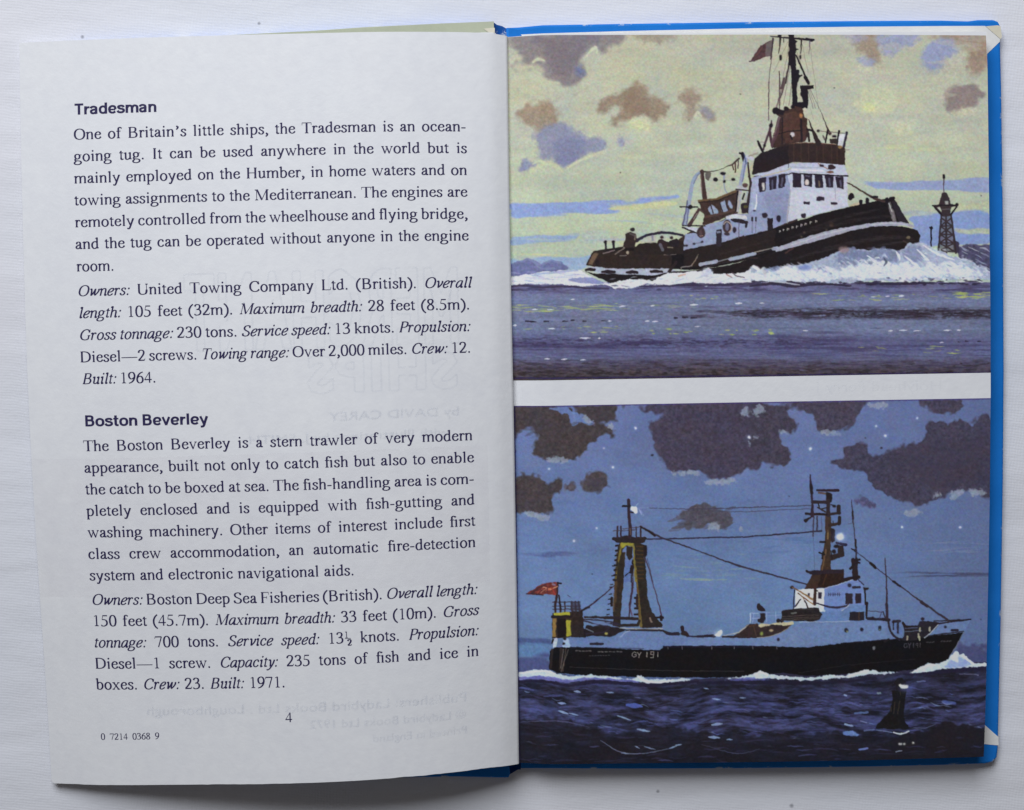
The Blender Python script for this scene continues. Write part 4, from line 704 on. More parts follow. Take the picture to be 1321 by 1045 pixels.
    c.line([(617,310),(625,460),(640,600),(655,760),(660,860)],[5,12,8,13,16],(56,48,58)); c.line([(625,420),(626,480)],18,DK,.8); c.line([(585,528),(640,520)],5,(76,70,90),.9); c.line([(653,670),(656,740)],14,DK); c.line([(615,750),(650,770)],[8,22],DK)
    c.line([(660,840),(650,1010)],[26,44],(44,36,40)); c.line([(650,855),(688,850)],20,DK); c.line([(640,890),(605,930)],22,DK); c.line([(660,880),(688,880)],14,DK); c.line([(555,1025),(680,1005)],30,DK)
    c.line([(640,760),(690,805),(790,880)],[6,7,9],(60,56,72),.9); c.line([(785,880),(822,912)],24,DK)
    # foredeck
    c.f='Y7'
    c.poly([(200,420),(240,415),(280,425),(310,560),(230,540)],(96,118,166),.3,1); c.line([(225,430),(280,425)],24,(46,42,54)); c.line([(225,430),(225,500)],10,DK); c.line([(265,430),(265,530)],18,(48,46,60)); c.poly([(325,560),(320,470),(440,460),(480,420),(640,440),(600,500),(500,570),(400,600),(280,600)],(40,36,42),.3,1,.5,.2)
    c.ell(488,405,17,17,(46,38,48)); c.poly([(440,470),(460,420),(500,430),(515,480)],(42,36,46),.3,1,.4); c.line([(310,440),(330,470),(380,480)],24,DK); c.line([(330,520),(480,510)],8,(104,114,140),.7); c.line([(330,490),(440,485)],8,(96,106,140),.7)
    for x,y in [(465,500),(450,555),(552,495),(460,580),(350,575)]: c.line([(x,y-12),(x,y+16)],16,(180,176,150),.8)
    c.line([(500,575),(560,530),(625,460)],8,(176,184,190),.9); c.line([(510,470),(740,432),(915,412)],[14,12,12],(40,34,42)); c.ell(690,478,13,13,(40,36,50)); c.line([(752,508),(800,508)],24,(44,40,54)); c.line([(620,350),(735,432)],[12,14],(56,46,56))
    c.line([(150,610),(180,590)],20,DK); c.ell(50,668,12,16,(110,110,116)); c.ell(102,482,14,13,(46,46,58))
    # sea
    c.f='P'
    edge=[(648,872),(690,868),(718,868),(735,872),(765,875),(800,877),(830,880),(900,876),(985,871),(1010,868),(1040,872),(1080,870),(1110,868),(1150,867),(1190,862),(1230,856),(1290,853)]
    poly=edge+[(1290,1000),(640,1000)]
    c.poly(poly,(50,47,68),.3,1,.6,.0)
    i0=int((862-c.y0)*3); h=c.H-i0
    yy,xx=np.mgrid[0:h,0:c.W]; X=xx/3+c.x0; Y=yy/3+862
    below=np.clip((Y-np.interp(X[0],[e[0] for e in edge],[e[1] for e in edge])[None]-2)/4,0,1)
    def sw(cx,cy,o=4):
        n=fbm(c.rng,h+200,c.W,cx*3,cy*3,o); dx=(np.sin(np.arange(c.W)/3*.05)*9+np.sin(np.arange(c.W)/3*.021+1)*14).astype(int)+60
        return n[np.clip(yy+dx[None],0,h+199),xx]
    t=np.clip(.42+.9*sw(34,7)+.45*sw(9,2.2,3),0,1)*np.interp(Y,[862,885,905,930,950,965,990],[.45,.6,.9,.9,.7,.45,.25])
    base=np.array([31,30,40])+(np.array([84,89,142])-np.array([31,30,40]))*t[:,:,None]
    c.a[i0:]+=(base-c.a[i0:])*below[:,:,None]
    c.dabs(150,(670,882,1276,950),(8,36),(1,3.4),[(78,82,136),(64,62,102),(92,98,156),(70,72,120)],(.3,.7),.08,.06)
    c.dabs(130,(670,878,1276,985),(8,40),(1,3.2),[(34,30,42),(42,38,54),(28,25,34)],(.4,.8),-.06,.07)
    c.dabs(50,(680,890,1276,965),(5,16),(.8,2),[(110,124,172),(134,150,190),(96,112,176)],(.35,.8),.15,.08)
    c.poly([(650,930),(700,926),(760,934),(790,945),(850,938),(930,946),(1010,950),(1080,944),(1140,950),(1165,948),(1210,938),(1223,930),(1250,938),(1290,945),(1290,1000),(640,1000)],(31,29,36),3,.7,3,.15,cell=6)
    c.poly([(1150,952),(1200,940),(1223,929),(1250,938),(1290,946),(1290,1000),(1100,1000)],(34,31,38),1.4,.9,2,.1)
    c.dabs(60,(670,950,1276,985),(10,40),(1,3),[(28,26,32),(48,46,68),(58,56,86)],(.3,.6),-.03,.06); c.dabs(26,(690,960,1276,985),(8,24),(.8,2.4),[(84,86,136),(66,64,104)],(.3,.6),0,.06)
    HL=[(724.5,907,10,3,.1),(727,919,12,3.4,.3),(740,921,12,2,.2),(830,942,16,3,.15),(745,892,8,3,.1),(787,893,10,2,.1),(818,910,20,7,.1),(805,926,18,2.4,.3),(925,934,14,4,-.1),(921,951,14,3.4,.1),(941,954,8,2,0),(924,902,10,2,.1),(958,900,8,2,0),(911,888,6,1.6,.1),(875,961,8,2.2,-.2),(868,964,10,2,-.3),(838,965,14,1.6,.3),(806,972,10,1.4,.1),(822,964,6,1.4,.5)]
    for x,y,w,hh,k in HL:
        c.line([(x-w/2,y-k*w/2),(x,y),(x+w/2,y+k*w/2)],[hh*.4,hh,hh*.3],(150,174,214) if hh<5 else (88,106,190),.8,True,soft=.8)
    c.line([(670,934),(720,930),(760,938)],[.6,1.6,.6],(96,96,138),.6,True); c.line([(775,955),(800,970),(830,972),(862,966)],[.6,1.4,1.2,.8],(124,134,166),.7,True); c.line([(905,960),(950,972),(980,966)],[.5,1.2,.5],(84,88,120),.6,True)
    # white water along the hull
    WB=(190,204,220)
    c.poly([(660,872),(690,864.5),(702,864),(716,868),(735,873),(748,871),(765,870),(790,873),(815,876),(825,870.5),(835,876),(860,876),(880,875),(895,876),(870,880),(835,881),(815,877),(790,876.5),(765,874),(735,878.5),(705,873.5),(690,874),(668,879)],WB,.4,1,.7,.08,cell=3)
    c.poly([(665,876),(700,872),(735,877),(765,873),(800,876),(830,880),(790,879),(760,877),(730,881),(700,877),(670,881)],(108,108,172),.6,.9,.8,.1); c.line([(670,870),(700,866),(716,869)],2,(226,232,238),.9,True); c.line([(822,872),(832,878),(850,880),(868,877)],[2,3,2.4,1.4],(222,230,238),.9,True)
    c.poly([(925,876),(960,872),(975,868),(981,865),(990,869),(1005,871),(1025,873),(1045,874),(1070,871),(1090,871),(1108,866),(1115,863.5),(1128,865),(1140,867),(1165,867),(1140,870),(1120,870),(1100,873.5),(1080,875),(1040,877.5),(1000,875.5),(970,875)],WB,.4,1,.7,.08,cell=3)
    c.line([(975,870),(981,866.5),(990,871)],2,(228,232,238),.9,True); c.line([(1095,872),(1112,866),(1120,865)],2.4,(220,224,230),.9,True); c.poly([(930,877),(970,874),(1000,876),(960,879)],(92,94,160),.6,.8,.6)
    c.poly([(1172,868),(1185,861),(1198,855),(1204,856),(1212,856),(1222,851),(1229,843),(1233,838),(1237,846),(1243,843),(1249,850),(1256,856),(1262,856),(1272,855),(1282,855),(1282,858),(1262,859.5),(1240,861),(1215,863),(1200,866),(1180,869)],(196,210,226),.5,1,.9,.08,cell=3)
    c.poly([(1212,862),(1226,852),(1236,846),(1250,852),(1258,858),(1240,862)],(128,146,214),1.2,.7,1); c.poly([(1226,849),(1233,841),(1237,849),(1236,855)],(214,226,238),.8,.9,.8); c.line([(1242,845),(1248,851),(1256,857)],[2,3.4,2],(220,230,240),.9,True); c.line([(1176,867),(1198,858),(1206,858)],[1.4,3.4,2],(222,228,232),.9,True)
    c.line([(1165,870),(1200,868),(1240,864),(1280,862)],[2,4,5,4],(36,32,54),.85,True); c.line([(660,882),(700,879),(735,884),(770,879),(810,882),(840,884),(900,879)],[3,4,3,5,4,4,3],(36,32,52),.85,True); c.line([(900,881),(980,880),(1060,881),(1130,875)],[3,5,4,3],(34,31,48),.8,True)
    # buoy
    c.f='Y8'
    c.poly([(465,200),(595,210),(580,250),(565,380),(575,460),(610,500),(612,535),(325,525),(330,490),(380,450),(440,390),(470,270)],(28,26,28),.3,1,.6,.15)
    c.poly([(480,140),(520,95),(550,95),(590,140),(590,210),(500,200),(500,150)],(32,29,34),.3,1,.5)
    c.ell(600,180,70,30,(96,104,170),3,.6); c.poly([(510,155),(540,145),(600,155),(600,185),(560,190),(530,175)],(222,226,216),.6,1,.6)
    for a,b in [((490,300),(480,400)),((530,290),(515,400)),((535,215),(540,240)),((460,340),(455,380))]: c.line([a,b],9,(62,52,46),.8)
    c.line([(480,560),(530,572),(575,565),(610,548)],[8,14,12,9],(206,210,216),.95,True); c.line([(330,540),(400,548),(470,560)],[6,9,8],(120,132,170),.8,True); c.poly([(40,560),(120,545),(180,570),(240,575),(150,590),(60,580)],(110,138,196),.6,.85,.8); c.line([(65,490),(130,505)],14,(150,176,214),.85); c.line([(200,460),(250,478)],10,(124,134,180),.8); c.line([(150,395),(260,390)],18,(104,126,186),.7); c.line([(230,545),(310,535)],14,(100,112,160),.7)
    for x,y in [(530,658),(545,660),(572,660),(645,650)]: c.ell(x,y,10,8,(222,220,214),.5)
    c.line([(190,706),(255,695)],16,(118,138,206),.8); c.line([(500,724),(550,716)],9,(140,146,168),.8); c.line([(690,405),(820,420)],9,(26,24,36),.9); c.line([(900,295),(1000,310)],22,(92,108,180),.7,soft=2); c.line([(1040,60),(1180,65),(1200,75)],[5,7,12],(110,110,140),.8); c.line([(680,125),(750,122)],9,(120,134,180),.7); c.line([(340,225),(365,222)],14,(120,140,150),.8); c.line([(650,520),(760,520),(850,480)],[4,9,4],(96,100,136),.7,True); c.line([(190,310),(290,312)],10,(32,28,40),.85); c.line([(60,240),(75,245)],14,(140,160,200),.9)
    c.line([(600,570),(800,545),(960,475)],0.1,(30,28,36),.0)
    c.f='P'
    c.line([(648,524.8),(1288,513.9)],2.2,(70,58,112),.7); c.line([(663,500),(669.5,990)],2.2,(40,34,72),.8)
    return c.finish(.4,.034)

# ---------------------------------------------------------------- lettering: a small book serif drawn with a broad nib
# items: ('n', closed, pts) nib curve | ('l', x0,y0,x1,y1,w) straight stroke | ('h', x0,x1,y) serif | ('d', x,y,r) ball | ('g', x,y) flag serif
ST, HL, CS = 102, 47, 114
def stem(x, y0, y1, w=ST): return ('l', x, y0, x, y1, w)
def gl_lower(it):
    G = {}
    F = (lambda x, a=74, b=74, y=0: [] if it else [('h', x - a, x + b, y)])
    X = (lambda x: [('n', 0, [(x, 110), (x + 4, 40), (x + 45, 12), (x + 100, 75)])] if it else [])
    flag = (lambda x, y: [('n', 0, [(x - 95, y - 90), (x - 45, y - 20), (x - 8, y - 30)])] if it else [('g', x, y)])
    bowl = lambda x0, x1: ('n', 1, [((x0 + x1) / 2, 446), (x0 + (x1 - x0) * .13, 370), (x0, 222), (x0 + (x1 - x0) * .13, 78), ((x0 + x1) / 2, 4), (x1 - (x1 - x0) * .13, 78), (x1, 222), (x1 - (x1 - x0) * .13, 370)])
    if it:
        G['a'] = (500, [('n', 1, [(300, 430), (180, 400), (85, 270), (70, 110), (150, 15), (260, 70), (360, 220), (385, 400)]), stem(385, 90, 440)] + X(385))
        G['e'] = (444, [('n', 0, [(110, 195), (260, 230), (360, 310), (360, 410), (270, 440), (150, 370), (75, 230), (85, 80), (180, 8), (290, 40), (380, 115)])])
        G['v'] = (444, [('n', 0, [(40, 380), (100, 430), (150, 350), (190, 20)]), ('n', 0, [(190, 20), (330, 180), (390, 330), (370, 425)]), ('d', 372, 405, 36)])
        G['w'] = (667, [('n', 0, [(40, 380), (100, 430), (140, 330), (165, 20)]), ('n', 0, [(165, 20), (300, 230), (370, 430)]), stem(370, 60, 440), ('n', 0, [(385, 20), (520, 160), (600, 320), (580, 425)]), ('d', 585, 405, 36)])
        G['y'] = (444, [('n', 0, [(40, 380), (100, 430), (160, 350), (215, 20)]), ('n', 0, [(400, 430), (360, 200), (240, -60), (120, -180), (30, -190)]), ('d', 40, -170, 40)])
        G['k'] = (444, [stem(100, 0, 683)] + flag(100, 683) + [('n', 0, [(100, 200), (230, 330), (330, 420), (370, 360), (280, 260), (160, 240)]), ('n', 0, [(190, 240), (260, 90), (320, 10), (400, 70)])])
    else:
        G['a'] = (444, [('n', 0, [(100, 335), (135, 415), (220, 438), (295, 400), (312, 300), (312, 110), (330, 40), (375, 28), (425, 62)]), ('n', 0, [(312, 285), (190, 232), (95, 165), (85, 80), (150, 26), (235, 50), (312, 120)]), ('d', 108, 335, 44)])
        G['e'] = (444, [('l', 90, 262, 372, 262, 40), ('n', 0, [(372, 275), (350, 385), (240, 440), (120, 372), (76, 225), (118, 85), (230, 22), (330, 52), (410, 140)])])
        G['v'] = (500, [('l', 85, 440, 262, 0, 86), ('l', 250, 0, 418, 440, HL), ('h', 20, 180, 450), ('h', 345, 482, 450)])
        G['w'] = (722, [('l', 85, 440, 245, 0, 84), ('l', 235, 0, 375, 410, HL), ('l', 330, 440, 500, 0, 84), ('l', 490, 0, 645, 440, HL), ('h', 20, 170, 450), ('h', 265, 405, 450), ('h', 575, 705, 450)])
        G['y'] = (500, [('l', 80, 440, 260, 10, 86), ('n', 0, [(420, 440), (330, 200), (250, -20), (185, -160), (120, -195)]), ('d', 95, -165, 46), ('h', 15, 175, 450), ('h', 345, 480, 450)])
        G['k'] = (500, [stem(115, 0, 683)] + flag(115, 683) + F(115) + [('l', 130, 195, 370, 430, HL), ('l', 205, 260, 410, 10, 88), ('h', 275, 450, 450), ('h', 330, 495, 0)])
    G['b'] = (500, [stem(110, 20, 683)] + flag(110, 683) + [('n', 0, [(110, 340), (195, 430), (315, 425), (405, 320), (408, 150), (320, 30), (200, 10), (110, 60)])])
    G['c'] = (444, [('n', 0, [(370, 330), (320, 420), (230, 440), (125, 380), (76, 230), (115, 88), (225, 20), (320, 45), (400, 125)]), ('d', 360, 342, 44)])
    G['d'] = (500, [stem(375, 15, 683)] + flag(375, 683) + [('n', 0, [(375, 370), (290, 436), (180, 420), (88, 310), (82, 150), (165, 28), (270, 25), (375, 100)])] + (X(375) if it else [('h', 375, 465, 25)]))
    if it: G['f'] = (300, [('n', 0, [(-60, -200), (20, -190), (80, -60), (150, 350), (200, 590), (280, 665), (350, 640)]), ('l', 60, 430, 290, 430, HL)])
    else: G['f'] = (333, [stem(145, 0, 560), ('n', 0, [(145, 520), (160, 620), (230, 668), (300, 650)]), ('d', 318, 622, 44), ('l', 30, 435, 285, 435, HL)] + F(145, 95, 105))
    G['\u0131'] = (278, [stem(139, 40 if it else 0, 445)] + flag(139, 450) + F(139) + X(139))
    G['i'] = (278, G['\u0131'][1] + [('d', 150 if it else 139, 620, 56)])
    G['l'] = (278, [stem(139, 40 if it else 0, 683)] + flag(139, 683) + F(139) + X(139))
    fl = 290
    G['\ufb01'] = (556, G['f'][1] + [('n', 0, [(300, 650), (350, 640), (395, 600)]), stem(410, 0, 445), ('g', 410, 450), ('h', 336, 484, 0)])
    G['\ufb02'] = (556, G['f'][1] + [('n', 0, [(300, 650), (350, 668), (400, 660)]), stem(410, 0, 683), ('h', 336, 484, 0)])
    G['g'] = (500, [('n', 1, [(225, 440), (115, 395), (88, 295), (125, 195), (225, 150), (325, 195), (358, 295), (330, 395)]), ('n', 0, [(150, 170), (85, 110), (110, 55), (230, 35), (370, 15), (440, -60), (390, -155), (240, -200), (90, -170), (45, -100), (90, -30), (160, 10)]), ('l', 330, 395, 470, 400, 44)])
    arch = lambda x0, x1: [('n', 0, [(x0, 325), (x0 + 70, 402), (x0 + 165, 438), (x1 - 30, 405), (x1, 300), (x1, 240)]), stem(x1, 40 if it else 0, 260)]
    G['h'] = (500, [stem(110, 0, 683)] + flag(110, 683) + F(110) + arch(110, 385) + F(385) + X(385))
    G['n'] = (500, [stem(110, 0, 430)] + flag(110, 450) + F(110) + arch(110, 385) + F(385) + X(385))
    G['m'] = (778, [stem(110, 0, 430)] + flag(110, 450) + F(110) + arch(110, 387) + F(387, 66, 66) + arch(387, 664) + F(664) + X(664))
    G['o'] = (500, [bowl(76, 424)])
    G['p'] = (500, [stem(112, -217, 430)] + flag(112, 450) + [('h', 30, 210, -217)] + [('n', 0, [(112, 340), (200, 428), (315, 425), (405, 320), (408, 150), (320, 28), (200, 15), (112, 75)])])
    G['q'] = (500, [stem(380, -217, 440)] + [('h', 300, 470, -217)] + [('n', 0, [(380, 370), (290, 436), (180, 420), (88, 310), (82, 150), (165, 28), (270, 25), (380, 100)])])
    G['r'] = (389 if it else 340, [stem(115, 0, 430)] + flag(115, 450) + F(115, 78, 90) + [('n', 0, [(115, 300), (180, 400), (250, 436), (305, 415)]), ('d', 305, 392, 46)])
    G['s'] = (389, [('n', 0, [(318, 335), (290, 415), (195, 440), (105, 400), (100, 320), (190, 250), (290, 185), (312, 95), (240, 18), (140, 18), (70, 70), (50, 135)]), ('l', 318, 330, 318, 430, 22), ('l', 50, 20, 50, 130, 22)])
    G['t'] = (290, [stem(128, 80, 560, 80), ('n', 0, [(128, 130), (140, 50), (185, 22), (270, 60)]), ('l', 20, 435, 262, 435, HL), ('l', 30, 440, 125, 555, 30)])
    G['u'] = (500, [stem(112, 130, 445), ('n', 0, [(112, 180), (125, 65), (200, 18), (290, 50), (375, 125)]), stem(375, 30, 445)] + flag(112, 450) + flag(375, 450) + (X(375) if it else [('h', 375, 465, 22)]))
    G['x'] = (500, [('l', 95, 440, 405, 5, 88), ('l', 395, 440, 75, 5, HL), ('h', 20, 195, 450), ('h', 320, 465, 450), ('h', 10, 165, 0), ('h', 310, 490, 0)])
    return G
def gl_caps():
    G = {}; H = lambda x, y=0, a=90: ('h', x - a, x + a, y)
    S = lambda x: [('l', x, 0, x, 662, CS), H(x), H(x, 662)]
    G['T'] = (611, [('l', 305, 0, 305, 650, CS), H(305, 0, 110), ('l', 25, 643, 585, 643, 40), ('l', 35, 500, 25, 650, 26), ('l', 575, 500, 585, 650, 26)])
    G['I'] = (333, S(166))
    G['H'] = (722, S(150) + S(572) + [('l', 150, 340, 572, 340, 40)])
    G['L'] = (611, S(145) + [('l', 60, 18, 560, 18, 38), ('l', 560, 20, 590, 175, 28)])
    G['F'] = (556, S(145) + [('l', 60, 645, 520, 645, 38), ('l', 520, 645, 525, 510, 28), ('l', 150, 340, 400, 340, 36), ('l', 400, 260, 400, 420, 28)])
    G['O'] = (722, [('n2', 1, [(361, 652), (180, 590), (90, 450), (80, 331), (90, 210), (180, 72), (361, 10), (542, 72), (632, 210), (642, 331), (632, 450), (542, 590)])])
    G['C'] = (667, [('n2', 0, [(600, 470), (530, 590), (390, 648), (220, 600), (110, 460), (88, 330), (110, 190), (220, 60), (390, 14), (530, 60), (620, 150)]), ('l', 600, 450, 600, 650, 26)])
    G['G'] = (722, [('n2', 0, [(600, 480), (530, 595), (390, 648), (220, 600), (110, 460), (88, 330), (110, 190), (220, 60), (390, 14), (530, 40), (600, 90)]), ('l', 610, 460, 610, 655, 26), ('l', 600, 60, 600, 300, 90), H(600, 300)])
    G['D'] = (722, S(145) + [('n2', 0, [(145, 645), (330, 640), (500, 590), (610, 470), (632, 331), (610, 190), (500, 70), (330, 20), (145, 18)])])
    G['B'] = (667, S(145) + [('n2', 0, [(145, 645), (330, 640), (450, 600), (480, 500), (440, 400), (330, 355), (150, 350)]), ('n2', 0, [(300, 350), (470, 310), (545, 190), (490, 60), (350, 20), (145, 18)])])
    G['P'] = (556, S(145) + [('n2', 0, [(145, 645), (330, 640), (460, 590), (490, 480), (450, 370), (330, 310), (170, 310)])])
    G['U'] = (722, [('l', 140, 200, 140, 662, CS), H(140, 662), ('n2', 0, [(140, 240), (160, 110), (260, 25), (400, 15), (530, 60), (585, 180), (590, 300)]), ('l', 590, 260, 590, 662, 40), H(590, 662, 80)])
    G['M'] = (889, [('l', 140, 0, 140, 650, 40), H(140, 0), ('h', 25, 190, 662), ('l', 165, 655, 445, 20, 104), ('l', 440, 20, 735, 655, 40), ('l', 745, 0, 745, 662, CS), H(745), ('h', 700, 850, 662)])
    G['S'] = (556, [('n2', 0, [(450, 520), (400, 620), (270, 650), (140, 600), (100, 500), (160, 400), (310, 320), (430, 250), (470, 150), (400, 40), (260, 14), (120, 60), (60, 180)]), ('l', 455, 490, 455, 650, 26), ('l', 60, 20, 60, 185, 26)])
    G['0'] = (500, [('n', 1, [(250, 664), (135, 600), (78, 440), (74, 330), (78, 220), (135, 60), (250, 0), (365, 60), (422, 220), (426, 330), (422, 440), (365, 600)])])
    G['1'] = (500, [('l', 262, 0, 262, 655, 84), ('h', 140, 390, 0), ('l', 125, 590, 262, 665, 34)])
    G['2'] = (500, [('n', 0, [(70, 500), (110, 610), (220, 660), (350, 620), (390, 500), (330, 350), (200, 180), (60, 40)]), ('l', 45, 35, 420, 35, 72), ('l', 420, 30, 455, 140, 34)])
    G['3'] = (500, [('n', 0, [(75, 540), (140, 640), (250, 660), (350, 610), (370, 500), (310, 400), (170, 345)]), ('n', 0, [(180, 350), (330, 340), (410, 240), (390, 100), (280, 20), (150, 10), (60, 50)]), ('d', 70, 55, 42)])
    G['4'] = (500, [('l', 335, 0, 335, 665, 82), ('l', 30, 190, 330, 650, 36), ('l', 20, 190, 470, 190, 66)])
    G['5'] = (500, [('l', 130, 640, 420, 640, 66), ('l', 150, 640, 100, 400, 34), ('n', 0, [(95, 400), (210, 400), (340, 350), (395, 220), (360, 90), (240, 10), (120, 5), (50, 45)]), ('d', 65, 48, 42)])
    G['6'] = (500, [('n', 0, [(440, 665), (290, 610), (150, 470), (82, 280), (90, 120), (180, 10), (320, 15), (410, 120), (410, 280), (320, 400), (200, 400), (110, 330)])])
    G['7'] = (500, [('l', 45, 630, 440, 630, 66), ('l', 435, 640, 230, 0, 66), ('l', 45, 640, 25, 520, 32)])
    G['8'] = (500, [('n', 1, [(250, 662), (130, 610), (110, 500), (190, 400), (350, 290), (420, 170), (370, 40), (250, 2), (120, 40), (80, 160), (150, 290), (310, 390), (385, 510), (360, 620)])])
    G['9'] = (500, [('n', 0, [(60, -5), (220, 50), (360, 190), (420, 380), (410, 540), (320, 655), (180, 645), (85, 540), (90, 380), (180, 265), (300, 275), (400, 350)])])
    G['.'] = (250, [('d', 125, 45, 58)])
    G[','] = (250, [('d', 118, 45, 56), ('n', 0, [(160, 45), (165, -20), (130, -90), (60, -140)])])
    G['\u2019'] = (333, [('d', 150, 615, 56), ('n', 0, [(192, 615), (197, 550), (162, 480), (92, 430)])])
    G[':'] = (300, [('d', 140, 45, 58), ('d', 140, 400, 58)])
    G['-'] = (333, [('l', 35, 225, 290, 225, 66)])
    G['\u2014'] = (1000, [('l', 10, 225, 990, 225, 46)])
    G['('] = (333, [('n', 0, [(300, 680), (170, 560), (85, 390), (70, 250), (85, 110), (170, -60), (300, -180)])])
    G[')'] = (333, [('n', 0, [(33, 680), (163, 560), (248, 390), (263, 250), (248, 110), (163, -60), (33, -180)])])
    half = []
    for ch, ox, oy in (('1', 20, 330), ('2', 200, -160)):
        for q in G[ch][1]:
            k = .56
            if q[0] == 'l': half.append(('l', q[1] * k + ox, q[2] * k + oy, q[3] * k + ox, q[4] * k + oy, max(q[5] * k, 44)))
            elif q[0] == 'h': half.append(('l', q[1] * k + ox, q[3] * k + oy + 14, q[2] * k + ox, q[3] * k + oy + 14, 30))
            elif q[0] == 'n': half.append(('n', q[1], [(a * k + ox, b * k + oy) for a, b in q[2]]))
    half.append(('l', 60, 285, 420, 285, 34)); G['\u00bd'] = (480, half)
    return G
def gl_sans():
    """bold grotesque for the two headings"""
    G = {}; W = 160; L = lambda *a: ('l',) + a
    G['T'] = (600, [L(300, 0, 300, 690, 158), L(25, 645, 575, 645, 132)])
    G['B'] = (690, [L(140, 0, 140, 714, 156), ('b', 0, [(140, 650), (360, 650), (470, 620), (500, 530), (460, 425), (360, 392), (140, 392)]), ('b', 0, [(140, 392), (380, 390), (510, 330), (540, 215), (490, 105), (370, 63), (140, 63)])])
    G['r'] = (410, [L(135, 0, 135, 520, W), ('b', 0, [(150, 280), (190, 390), (280, 445), (390, 440)])])
    G['a'] = (580, [('b', 0, [(85, 370), (120, 440), (230, 478), (360, 450), (415, 370), (415, 100), (440, 10)]), ('b', 0, [(415, 300), (240, 275), (125, 230), (105, 140), (160, 65), (260, 55), (360, 90), (415, 170)])])
    bw = [(300, 474), (170, 430), (112, 330), (112, 200), (170, 95), (300, 52), (420, 95), (472, 200), (472, 330), (420, 430)]
    G['d'] = (620, [L(475, 0, 475, 714, W), ('b', 1, bw)])
    G['e'] = (580, [L(120, 250, 480, 250, 96), ('b', 0, [(478, 262), (450, 410), (350, 468), (220, 460), (125, 370), (108, 250), (145, 110), (260, 52), (380, 62), (470, 130)])])
    G['s'] = (540, [('b', 0, [(450, 375), (400, 455), (270, 474), (140, 440), (125, 365), (200, 305), (350, 265), (440, 215), (445, 125), (360, 62), (230, 52), (120, 85), (70, 170)])])
    ar = lambda a, b: [('b', 0, [(a, 300), (a + 70, 420), (a + 165, 462), (b - 30, 420), (b, 310), (b, 200)]), L(b, 0, b, 300, W)]
    G['m'] = (920, [L(135, 0, 135, 520, W)] + ar(135, 460) + ar(460, 785))
    G['n'] = (620, [L(135, 0, 135, 520, W)] + ar(135, 480))
    G['o'] = (600, [('b', 1, [(300, 474), (165, 430), (108, 330), (108, 200), (165, 95), (300, 52), (435, 95), (492, 200), (492, 330), (435, 430)])])
    G['t'] = (400, [L(185, 120, 185, 680, W), ('b', 0, [(185, 200), (200, 90), (260, 55), (360, 62)]), L(40, 470, 360, 470, 92)])
    G['v'] = (570, [L(85, 520, 290, 0, 142), L(280, 0, 485, 520, 142)])
    G['l'] = (290, [L(145, 0, 145, 714, W)])
    G['y'] = (570, [L(85, 520, 300, 20, 142), ('b', 0, [(490, 520), (370, 180), (290, -50), (220, -130), (90, -140)])])
    return G
FONTS = {'r': dict(gl_lower(False), **gl_caps()), 'i': dict(gl_caps(), **gl_lower(True)), 'h': gl_sans()}

def glyph_mesh(item):
    """one glyph item -> list of (points, faces) in em/1000 units"""
    k = item[0]
    if k == 'l':
        _, x0, y0, x1, y1, w = item
        dx, dy = x1 - x0, y1 - y0; L = math.hypot(dx, dy); ox, oy = -dy / L * w / 2, dx / L * w / 2
        return [([(x0 + ox, y0 + oy), (x0 - ox, y0 - oy), (x1 - ox, y1 - oy), (x1 + ox, y1 + oy)], [(0, 1, 2, 3)])]
    if k == 'h':
        _, x0, x1, y = item; t = 32; m = (x0 + x1) / 2; up = 1 if y < 300 else -1
        return [([(x0, y), (x1, y), (x1, y + up * t * .8), (m + 46, y + up * t * 1.9), (m - 46, y + up * t * 1.9), (x0, y + up * t * .8)], [(0, 1, 2, 3, 4, 5)])]
    if k == 'g':
        _, x, y = item
        return [([(x - 42, y + 8), (x - 112, y - 42), (x - 108, y - 66), (x - 42, y - 62), (x + 42, y - 60), (x + 42, y + 10)], [(0, 1, 2, 3, 4, 5)])]
    if k == 'd':
        _, x, y, r = item
        return [([(x + r * math.cos(a * math.pi / 6), y + r * math.sin(a * math.pi / 6)) for a in range(12)], [tuple(range(12))])]
    a, b = {'n': (55, 26), 'n2': (59, 25), 'b': (80, 62)}[k]
    P = spline(item[2], bool(item[1]), 5)
    if item[1]: T = np.roll(P, -1, 0) - np.roll(P, 1, 0)
    else: T = np.gradient(P, axis=0)
    T = T / np.maximum(np.linalg.norm(T, axis=1, keepdims=True), 1e-6)
    N = np.stack([-T[:, 1], T[:, 0]], 1)
    h = np.sqrt((a * N[:, 0]) ** 2 + (b * N[:, 1]) ** 2)[:, None]
    A, B = P + N * h, P - N * h; n = len(P)
    v = [tuple(q) for q in A] + [tuple(q) for q in B]
    f = [(i, n + i, n + i + 1, i + 1) for i in range(n - 1)]
    if item[1]: f.append((n - 1, 2 * n - 1, n, 0))
    return [(v, f)]
GCACHE = {}
def glyph(font, ch):
    if (font, ch) not in GCACHE:
        adv, items = FONTS[font][ch]
        if font == 'h': adv *= .95
        pieces = []
        sk, sx = (.25, .92) if font == 'i' else (0, 1)
        for it in items:
            for v, f in glyph_mesh(it): pieces.append(([((x + 0) * sx + y * sk, y) for x, y in v], f))
        GCACHE[(font, ch)] = (adv * sx, pieces)
    return GCACHE[(font, ch)]

